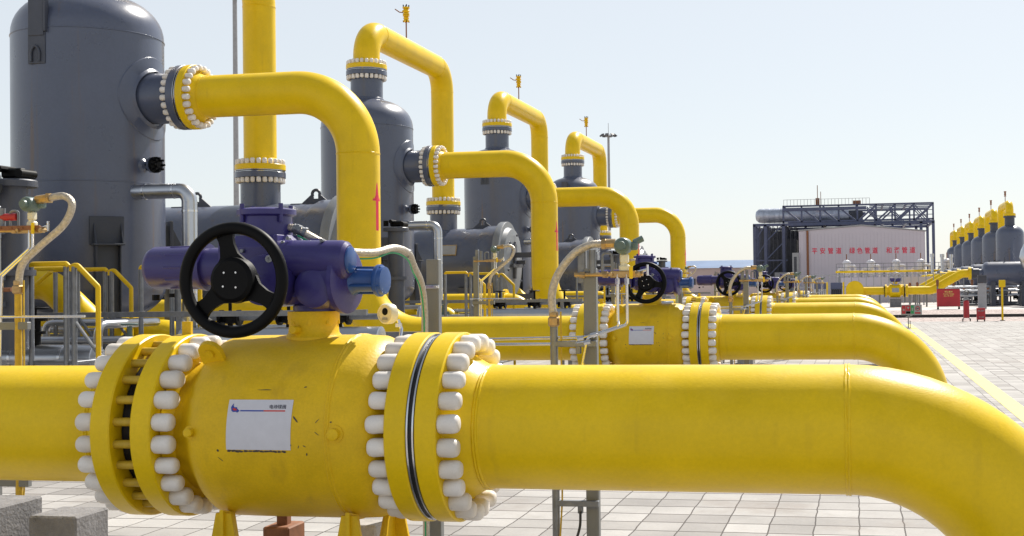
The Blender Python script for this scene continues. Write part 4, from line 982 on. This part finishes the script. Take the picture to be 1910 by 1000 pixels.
prof_v = prof_v = [(1.80 + .55 * sin(-pi / 2 + i * pi / 16), VR * cos(-pi / 2 + i * pi / 16)) for i in range(9)] + [(5.42 + .72 * sin(i * pi / 16), VR * cos(i * pi / 16)) for i in range(9)]
G5 = rvessel(); index_kids()
PH = ['nearest and tallest looking', 'second from the right', 'third from the right', 'fourth from the right', 'fifth from the right', 'leftmost and farthest']
LBL = ['{} grey upright vessel of the distant right-hand row', '{} yellow crossover pipe of the distant right-hand row', '{} vent valve of the distant right-hand row', '{} grey horizontal vessel of the distant right-hand row', '{} yellow s-bend pipe of the distant right-hand row']
for q, r in enumerate(G5):
    for j in range(1, 6): copy_tree(r, None, (0, 10.72 * j, 0), LBL[q].format(PH[j]))
    r['label'] = LBL[q].format(PH[0])
# distant valve on the right group
y = RY[0] - 5.3
fv = thing('ball_valve', 'distant yellow ball valve with a white handwheel behind the red and green sign', 'valve', (2.8, y, 0))
mb = MB(); mb.lathe([(2.0, .47), (2.12, .47), (2.12, .36), (2.25, .36), (2.35, .5), (3.1, .5), (3.2, .36), (3.3, .36), (3.3, .47), (3.42, .47)], (0, y, 1.2), (1, 0, 0), 32); mb.lathe([(1.6, .16), (1.9, .16)], (2.75, y, 0), (0, 0, 1), 16); mb.build('body', YEL, fv)
mb = MB(); mb.lathe([(3.35, .48), (3.43, .48)], (0, y, 1.2), (1, 0, 0), 24); mb.lathe([(1.95, .48), (2.0, .48)], (0, y, 1.2), (1, 0, 0), 24); mb.build('gasket', BLACK, fv)
mb = MB(); mb.bbox((2.75, y - .1, 2.0), (.9, .3, .28), .06); mb.build('actuator', BLUE, fv)
mb = MB(); mb.tube([(2.75 + .45 * cos(t * pi / 14), y - .45, 2.1 + .45 * sin(t * pi / 14)) for t in range(28)], .045, 8, closed=True)
for a in (.3, 2.4, 4.5): mb.cyl((2.75, y - .45, 2.1), (2.75 + .45 * cos(a), y - .45, 2.1 + .45 * sin(a)), .035, 6)
mb.build('handwheel', GREYL, fv)
mb = MB(); mb.box(2.35, 3.15, y - .5, y + .5, 0, .62); mb.build('plinth', CONCD, fv)
MB().bbox((2.75, y - .505, 1.25), (.5, .02, .3), .004).build('notice_plate', GREYL, fv)
fh = thing('collector_pipe', 'distant yellow pipe with a domed elbow left of the far ball valve', 'pipe', (0, y, 0))
mb = MB(); mb.tube([(2.0, y, 1.2), (.3, y, 1.2)], PR, 28); mb.lathe([(0, .62), (.03, .66), (1.3, .66)], (-.2, y - .6, 1.32), (0, 1, 0), 40); mb.box(-.85, .45, y - .55, y + .7, .3, 1.32); mb.build('pipe_run', YEL, fh)
mb = MB()
for x in (.9, 1.6): mb.box(x - .06, x + .06, y - .1, y + .1, 0, .9)
mb.build('support', POST, fh)
# grey cabinets with louvres, left of the collector
for i, x in enumerate((-2.75, -1.55)):
    cb = thing('grey_cabinet', 'distant grey cabinet with yellow corner posts, %s of the pair by the far yellow pipe' % ('left' if i == 0 else 'right'), 'cabinet', (x, y, 0), 'distant grey cabinets')
    mb = MB(); mb.bbox((x, y, 1.62), (.85, .9, .5), .03); mb.build('hood', FRAMEM, cb)
    mb = MB()
    for j in range(6): mb.cyl((x - .36 + j * .145, y - .4, 0), (x - .36 + j * .145, y - .4, 1.5), .05, 8)
    mb.build('pipe_bundle', [CLAD, DARKI][i % 2], cb)
    mb = MB(); mb.box(x - .4, x + .4, y - .2, y + .4, 0, 1.36); mb.build('case', DARKI, cb)
    mb = MB(); mb.box(x + .46, x + .58, y - .5, y - .36, 0, 1.9); mb.build('corner_post', YEL, cb)
# dark skids under the right vessels
for j in range(3):
    y2 = RY[j] - 3.0
    sk = thing('drain_skid', 'dark drain skid with small valves and silver pipes under the %s right-hand vessel' % ['nearest', 'second', 'third'][j], 'skid', (9.5, y2, 0), 'drain skids under the right-hand vessels')
    mb = MB(); mb.box(7.2, 13, y2 - .6, y2 + 1.2, .0, .14); 
    for i in range(9): mb.box(7.4 + i * .62, 7.5 + i * .62, y2 - .5, y2 - .4, .14, 1.0)
    mb.build('frame', DARKI, sk)
    mb = MB()
    for z, yy in ((1.1, -.3), (1.4, .2), (.75, -.5)): mb.cyl((6.6, y2 + yy, z), (13, y2 + yy, z), .085, 12)
    mb.build('lagged_pipes', CLAD, sk)
    rr = random.Random(j + 40)
    for i in range(8):
        x = 7.3 + i * .7; z = rr.uniform(.5, 1.1); mb = MB(); mb.lathe([(-.15, .16), (-.1, .16), (-.08, .09), (.08, .09), (.1, .16), (.15, .16)], (x, y2 - .6, z), (1, 0, 0), 12); mb.tube([(x + .17 * cos(t * pi / 8), y2 - .75, z + .17 * sin(t * pi / 8)) for t in range(16)], .025, 6, closed=True); mb.cyl((x, y2 - .6, z), (x, y2 - .75, z), .03, 6)
        mb.build('gate_valve', [BLACK, STEELD][i % 2], sk)
# silver tank cut by the right edge
mb = MB(); yt = 91; mb.lathe([(0, 0), (.12, .5), (.35, .95), (.7, 1.2), (5, 1.25)], (11.15, yt, 3.45), (1, 0, 0), 40)
tk = thing('insulated_tank', 'silver insulated tank with a domed end cut by the right edge of the photo', 'tank', (13, yt, 0))
mb.build('shell', CLAD, tk)
mb = MB()
for x in (11.9, 14.5): mb.box(x - .15, x + .15, yt - .9, yt + .9, 0, 2.5)
mb.build('saddle', GREYD, tk)
# wooden faced cabinet with white lower
mb = MB(); cb = thing('control_box', 'dark box on a white pedestal with a diagonal stripe beside the red fire box', 'cabinet', (7.9, 83.5, 0))
MB().bbox((7.9, 83.5, 1.95), (.55, .4, .5), .02).build('box', DARKI, cb)
MB().bbox((7.9, 83.5, .85), (.52, .36, 1.66), .02).build('pedestal', GREYL, cb)
# ---- red fire box
fb = thing('fire_sand_box', 'large red metal fire box on two feet with small pale lettering', 'fire box', (5.84, 84.2, 0))
mb = MB(); mb.bbox((5.84, 84.4, .76), (1.46, .5, 1.16), .02); mb.build('box', RED, fb)
for x in (5.17, 6.51):
    mb = MB(); mb.prism([(-.06, 0), (.06, 0), (.03, .2), (-.03, .2)], (x, 84.2, 0), (1, 0, 0), (0, 0, 1), (0, .4, 0)); mb.build('foot', BLACK, fb)
mb = MB(); mb.bbox((5.84, 84.4, 1.352), (1.5, .54, .022), .005); mb.build('lid', GREYD, fb)
mb = MB()
for body, sz, zz in (('消防器材', .13, 1.14), ('严禁挪用 严禁覆盖', .085, .99), ('发生火警 请拨打', .085, .87)):
    vs, fs = text_mesh(body, sz); mb.add([(5.84 + p.x, 84.145, zz + p.y) for p in vs], fs)
mb.build('lettering', YLINE, fb, one=True)
# ---- fire extinguisher cabinet
fe = thing('wheeled_extinguisher', 'tall red wheeled fire extinguisher with a white top beside the small red box', 'fire extinguisher', (4.70, 56.9, 0))
mb = MB(); mb.lathe([(.16, .10), (.18, .125), (.86, .125), (.92, .09), (.95, .04)], (4.70, 56.9, 0), (0, 0, 1), 20); mb.build('cylinder', RED, fe)
mb = MB(); mb.bbox((4.70, 56.9, .99), (.2, .1, .05), .01); mb.cyl((4.62, 56.85, .94), (4.78, 56.85, 1.02), .02, 8); mb.tube([(4.58, 56.95, .1), (4.58, 56.95, 1.0), (4.64, 56.95, 1.06), (4.76, 56.95, 1.06), (4.82, 56.95, 1.0), (4.82, 56.95, .1)], .012, 6); mb.build('valve_head', GREYL, fe)
for s_ in (-1, 1):
    mb = MB(); mb.lathe([(-.02, .07), (.02, .07)], (4.70 + s_ * .16, 56.9, .08), (1, 0, 0), 16); mb.build('wheel', BLACK, fe)
# ---- small red stand
rs = thing('red_notice_box', 'small red box with two lines of pale lettering standing on the gravel', 'notice box', (5.32, 56.9, 0))
mb = MB(); mb.bbox((5.32, 56.95, .34), (.36, .22, .52), .01); mb.build('box', RED, rs)
mb = MB()
for s_ in (-1, 1): mb.box(5.32 + s_ * .15 - .02, 5.32 + s_ * .15 + .02, 56.86, 57.04, 0, .08)
mb.build('foot', BLACK, rs)
mb = MB()
for body, zz in (('消防器材', .47), ('灭火器', .19)):
    vs, fs = text_mesh(body, .075); mb.add([(5.32 + p.x, 56.836, zz + p.y) for p in vs], fs)
mb.build('lettering', GREYL, rs, one=True)
# ---- yellow post with box
yp = thing('call_point_post', 'yellow post with a square yellow box on top at the edge of the gravel', 'post', (6.36, 58.1, 0))
mb = MB(); mb.tube([(6.36, 58.1, 0), (6.36, 58.1, 1.5)], .045, 14); mb.build('post', YEL, yp)
mb = MB(); mb.bbox((6.36, 58.05, 1.66), (.28, .14, .32), .02); mb.build('box', YEL, yp)
mb = MB(); mb.bbox((6.36, 58.1, .01), (.2, .2, .02), .004); mb.build('base_plate', BLACK, yp)
# ---- red-green safety sign on legs
sg_ = thing('safety_sign', 'low safety sign with red and green symbol panels on a thin stand', 'sign', (2.02, 49.2, 0))
mb = MB(); mb.bbox((2.02, 49.2, .70), (.78, .02, .40), .004); mb.build('panel', GREYL, sg_)
mb = MB()
for x0, x1, z0, z1, mi in ((1.66, 1.80, .55, .87, 0), (1.815, 1.985, .66, .87, 0), (1.815, 1.985, .55, .645, 3), (2.0, 2.11, .55, .87, 2), (2.15, 2.36, .55, .61, 0)): mb.box(x0, x1, 49.186, 49.19, z0, z1, mi)
mb.tube([(2.255 + .075 * cos(t * pi / 10), 49.186, .75 + .075 * sin(t * pi / 10)) for t in range(20)], .014, 6, 0, closed=True)
mb.box(1.70, 1.76, 49.180, 49.185, .66, .74, 1); mb.prism([(-.05, .05), (.05, .05), (0, -.06)], (1.90, 49.181, .765), (1, 0, 0), (0, 0, 1), (0, .003, 0), 1); mb.box(2.03, 2.08, 49.180, 49.185, .66, .78, 1); mb.box(2.21, 2.30, 49.180, 49.185, .745, .765, 3)
mb.build('symbols', [RED, GREYL, SGREEN, BLACK], sg_, one=True)
mb = MB(); mb.cyl((1.90, 49.25, 0), (1.90, 49.25, .5), .02, 8); mb.cyl((1.80, 49.25, .42), (2.06, 49.25, .48), .02, 8); mb.bbox((1.90, 49.25, .01), (.24, .2, .02), .004); mb.cyl((1.97, 49.25, 0), (1.97, 49.25, .28), .015, 8); mb.build('stand', STEELD, sg_)
# ---- white filters behind
FX = [-1.22, 1.58, 4.49, 7.31, 10.29]
for i, x in enumerate(FX):
    f = thing('white_filter', ['first white domed filter from the left, before the pale building', 'second white domed filter from the left, before the pale building', 'third white domed filter from the left, before the pale building', 'fourth white domed filter from the left, by the right corner of the pale building', 'fifth white domed filter, standing clear right of the steel frame'][i], 'filter', (x, 150, 0), 'white domed filters on the platform')
    mb = MB(); mb.lathe([(2.75, .2), (2.9, .40), (4.2, .40), (4.22, .5), (4.32, .5), (4.5, .38), (4.6, .1), (4.65, .05), (5.05, .05)], (x, 150, 0), (0, 0, 1), 24); mb.build('tank', WHITEP, f)
    mb = MB(); mb.cyl((x, 150, 4.62), (x, 150, 5.3), .055, 8); mb.build('vent', RUST, f)
    mb = MB(); mb.tube(fillet([(x + .3, 150, 3.9), (x + 1.0, 150, 3.9), (x + 1.0, 150, 2.6)], .2, 4), .14, 10); mb.tube(fillet([(x - .3, 150, 3.6), (x - .95, 150, 3.6), (x - .95, 150, 2.6)], .2, 4), .12, 10); mb.build('side_pipe', WHITEP, f)
    mb = MB()
    for dx_ in (-.7, .7): mb.cyl((x + dx_ * 1.3, 149.6, 0), (x + dx_ * .3, 149.6, 2.75), .09, 8); mb.cyl((x + dx_, 149.4, 0), (x + dx_, 149.4, 2.6), .05, 6)
    mb.build('leg', GREYL, f)
yb2 = thing('platform_rail', 'long thin yellow pipe with a pale railing running past the white filters', 'railing', (4, 149, 0))
mb = MB(); mb.cyl((-2.5, 149, 3.2), (14, 149, 3.2), .13, 12); mb.build('yellow_pipe', YEL, yb2)
mb = MB()
for z in (3.7, 4.15): mb.cyl((-2.4, 149, z), (14, 149, z), .035, 6)
for i in range(19): mb.cyl((-2.4 + i * .9, 149, 2.6), (-2.4 + i * .9, 149, 4.15), .035, 6)
for i in range(7): mb.box(-2.2 + i * 2.6, -2.0 + i * 2.6, 148.9, 149.1, 0, 3.1)
mb.build('railing', STEELD, yb2)
for i, x in enumerate((6.9, 8.2, 9.5) if False else (8.05, 9.1, 10.05)):
    s = tag(MB().cyl((x, 140, 0), (x, 140, 4.85 - .05 * i), .17, 14).cyl((x, 140, 4.6 - .05 * i), (x, 140, 4.95 - .05 * i), .23, 14).build('vent_stack', CLAD, loc=(x, 140, 0)), ['left', 'middle', 'right'][i] + ' one of three slim silver vent stacks before the steel frame', 'vent stack', 'slim silver vent stacks')
# low white wall behind the yellow collector
tag(MB().box(-1.5, 7.2, 118, 118.2, 0, 2.35).build('low_wall', WALLP, loc=(3, 118, 0)), 'low pale wall behind the far yellow pipes', 'wall')
fw = thing('pipe_rack', 'thin railing with many small posts in front of the low pale wall', 'railing', (3, 112, 0))
mb = MB(); mb.cyl((-5, 112, 2.55), (14, 112, 2.55), .04, 6); mb.cyl((-5, 112, 1.5), (14, 112, 1.5), .06, 6)
for i in range(30): mb.cyl((-5 + i * .64, 112, 0), (-5 + i * .64, 112, 2.6), .035, 6)
mb.build('rails', GREYL, fw)
rr = random.Random(3)
for i in range(12):      # dark red little posts and stub pipes near the far valves
    x = 3.9 + i * .62; y3 = 96 + rr.uniform(-2, 10)
    o = thing('marker_post', 'small dark red marker post among the far yellow pipes', 'post', (x, y3, 0), 'dark red marker posts among the far pipes'); h = rr.uniform(1.4, 2.1)
    MB().cyl((x, y3, 0), (x, y3, h), .05, 8).build('post', STEELD, o); MB().lathe([(h - .5, .08), (h - .1, .11), (h, .06)], (x, y3, 0), (0, 0, 1), 10).build('head', RUST, o)

# ================================================================== PALE BUILDING AND STEEL FRAME
bd = thing('pale_hall', 'pale gabled hall with a row of red Chinese characters on its end wall', 'building', (.7, 190, 0))
mb = MB(); mb.prism([(-8.6, 0), (9.95, 0), (9.95, 9.45), (.75, 10.45), (-8.6, 9.85)], (0, 190, 0), (1, 0, 0), (0, 0, 1), (0, 14, 0)); mb.build('wall', WALLP, bd)
mb = MB(); mb.prism([(-8.75, 9.87), (.75, 10.47), (10.1, 9.47), (10.1, 9.62), (.75, 10.66), (-8.75, 10.04)], (0, 189.8, 0), (1, 0, 0), (0, 0, 1), (0, 14.4, 0)); mb.build('roof', GREYL, bd)
mb = MB()
for gi, (wd, x0, x1) in enumerate((('平安管道', -6.72, -2.25), ('绿色管道', -1.15, 3.1), ('和谐管道', 4.25, 8.55))):
    for i, ch in enumerate(wd):
        vs, fs = text_mesh(ch, .98); cx = x0 + .45 + (x1 - x0 - .9) * i / 3; z = 6.77 - (cx + 6.7) * .009
        mb.add([(cx + p.x * .86, 189.96, z + p.y) for p in vs], fs)
mb.build('lettering', REDB, bd, one=True)
mb = MB(); mb.cyl((-7.3, 189.85, 0), (-7.3, 189.85, 9.9), .17, 10); mb.build('downpipe', RUST, bd)
mb = MB(); mb.box(-9.6, -8.62, 189.5, 193, 0, 6.6); mb.build('annex', GREYL, bd)
mb = MB()
for i in range(36): mb.box(-8.4 + i * .52, -8.385 + i * .52, 189.975, 189.995, .1, 9.4)
mb.build('panel_joints', mat('joint_grey', (.40, .38, .43), .6), bd, one=True)  # thin strips of darker grey along the wall panel joints
MB().box(-9.35, -8.95, 189.46, 189.5, .3, 6.0).build('dark_window', DARKI, bd)
sf = thing('steel_frame', 'dark blue steel gantry with trusses and a silver duct standing behind the pale hall', 'structure', (-2, 196, 0))
mb = MB(); Ya, Yc = 194.0, 210.0
def bar(a, b, w_=.22, m=mb):
    a, b = V(a), V(b); d = b - a; m.tube([a, b], w_ / 1.4, 4)
k_ = 194 / 190
lx = [-15.6, -13.9, -11.1]; zt0 = 11.1
for yy in (Ya, Yc):
    for x in lx + [9.6, 11.4]: bar((x, yy, 0), (x, yy, zt0), .42)
    bar((-15.8, yy, zt0), (11.6, yy, zt0), .42); bar((-15.8, yy, 5.6), (-10.5, yy, 5.6), .2)
    for z in (13.9, 11.5): bar((-11.2, yy, z), (11.5, yy, z), .26)
    bar((-11.2, yy, 13.4), (1.5, yy, 13.4), .5)
    n = 8; xs = [-11.1 + i * (22.5 / n) for i in range(n + 1)]
    for i, x in enumerate(xs):
        bar((x, yy, zt0), (x, yy, 13.9), .26)
        if i < n:
            if i < 4: bar((x, yy, 13.6), (xs[i + 1], yy, 11.3), .24)
            else: bar((x, yy, 11.3), (xs[i + 1], yy, 13.8), .24)
    for z in (12.2, 12.9): bar((2, yy, z), (11.4, yy, z), .1)
for x in lx + [-5, 0, 4, 7.5, 11.4]:
    bar((x, Ya, zt0), (x, Yc, zt0), .3); bar((x if x > -11 else -11.1, Ya, 13.9), (x if x > -11 else -11.1, Yc, 13.9), .25)
    if x > 1: 
        for yy in (198, 202, 206): bar((x, yy, zt0), (x - 2.4, yy, 13.8), .16)
for yy in (198, 202, 206):
    bar((2, yy, 13.9), (11.4, yy, 13.9), .16)
    for x in lx: bar((x, yy, 0), (x, yy, zt0), .3)
for x0, x1 in ((-15.6, -13.9), (-13.9, -11.1)):
    for i in range(4): bar((x0, Ya, i * 2.8), (x1, Ya, i * 2.8 + 2.8), .14); bar((x1, Yc, i * 2.8), (x0, Yc, i * 2.8 + 2.8), .14)
mb.build('steelwork', FRAMEM, sf)
mb = MB(); mb.box(-13.3, -9.4, 198, 209, 0, 9.0); mb.box(-10.6, 1, 200, 209, 11.6, 13.3)
for i in range(9):
    for j in range(3): mb.box(-15.0 + i * .68, -14.85 + i * .68, 196.5 + j * 4, 196.7 + j * 4, 0, 11)
mb.box(-15.4, -9, 205, 205.3, 3.5, 10.6); mb.build('machinery', DARKI, sf)
mb = MB(); mb.box(-12.4, -8.9, 191.5, 195, 0, 3.7); mb.build('lower_duct', STEELD, sf)
mb = MB(); mb.lathe([(0, .3), (.1, .7), (.5, 1.05), (1.0, 1.15), (9.6, 1.15), (11.8, 1.15), (13.4, .8), (14.5, .8)], (-15.7, 198.2, 12.75), (1, 0, 0), 28)
for i in range(1, 13): mb.lathe([(0, 1.15), (.02, 1.19), (.1, 1.19), (.12, 1.15)], (-15.2 + i * .8, 198.2, 12.75), (1, 0, 0), 28, caps=False)
mb.build('silver_duct', mat('weathered_duct', (.42, .46, .55), .4, metal=.7, var=.3, scale=.9, streak=(.12, .10, .10)), sf)
mb = MB()
for i in range(26): mb.cyl((-11 + i * .52, 193.8, 14.0), (-11 + i * .52, 193.8, 14.9), .03, 5)
mb.cyl((-11, 193.8, 14.9), (2, 193.8, 14.9), .03, 5); mb.build('railing', STEELD, sf)
mb = MB(); mb.cyl((-5.9, 196, 14), (-5.9, 196, 15.2), .32, 12); mb.cyl((-5.9, 196, 15.2), (-5.9, 196, 17.2), .06, 6); mb.cyl((-5.4, 196, 14), (-5.4, 196, 16.2), .05, 6); mb.bbox((.1, 195, 14.3), (1.2, 1, .6), .05); mb.build('roof_vent', RUST, sf)
# long low building on the horizon, pole lamps
lb = thing('long_low_shed', 'long low shed with a blue roof on the horizon left of the steel frame', 'building', (-60, 235, 0))
mb = MB(); mb.box(-110, -15, 230, 250, 0, 5.1); mb.build('wall', PINKW, lb)
mb = MB(); mb.prism([(229.6, 5.1), (250.4, 5.1), (240, 6.7)], (-110.5, 0, 0), (0, 1, 0), (0, 0, 1), (96, 0, 0)); mb.build('roof', ROOFB, lb)
mb = MB()
for i in range(18): mb.box(-108 + i * 5.1, -106 + i * 5.1, 229.95, 229.99, 0, 3.2)
mb.build('doorway', DARKI, lb)
tag(MB().box(-60, -8, 150, 150.3, 0, 1.9).build('boundary_wall', PINKW, loc=(-30, 150, 0)), 'low pinkish boundary wall in front of the long shed', 'wall')
for nm, x, y4, h, r, lb_ in (('flood_light_mast', -47.5, 90, 25, .19, 'pale tall mast rising past the top edge behind the nearest pipe arch'), ('flood_light_mast', -37.7, 190, 25.3, .2, 'distant mast with a ring of flood lights right of the last crossover pipe')):
    m_ = thing(nm, lb_, 'light mast', (x, y4, 0), 'flood light masts')
    MB().cyl((x, y4, 0), (x, y4, h), r * 1.25, 16, r2=r * .9).build('pole', GREYL, m_)
    MB().lathe([(h - .15, .5), (h, .6), (h + .1, .3), (h + .1, 0)], (x, y4, 0), (0, 0, 1), 14).build('head_ring', STEELD, m_)
    MB().cyl((x, y4, h), (x, y4, h + 2), .04, 6).build('lightning_rod', GREYL, m_)
    for k in range(8):
        a = 2 * pi * k / 8; M = Matrix.Rotation(a, 3, 'Z') @ Matrix.Rotation(.7, 3, 'Y'); mb = MB(); mb.bbox(V((x, y4, h)) + Matrix.Rotation(a, 3, 'Z') @ V((1.15, 0, .12)), (.5, .55, .16), .03, M=M); mb.cyl((x + cos(a) * .4, y4 + sin(a) * .4, h - .1), (x + cos(a) * 1.1, y4 + sin(a) * 1.1, h), .04, 6); mb.build('flood_light', DARKI, m_)
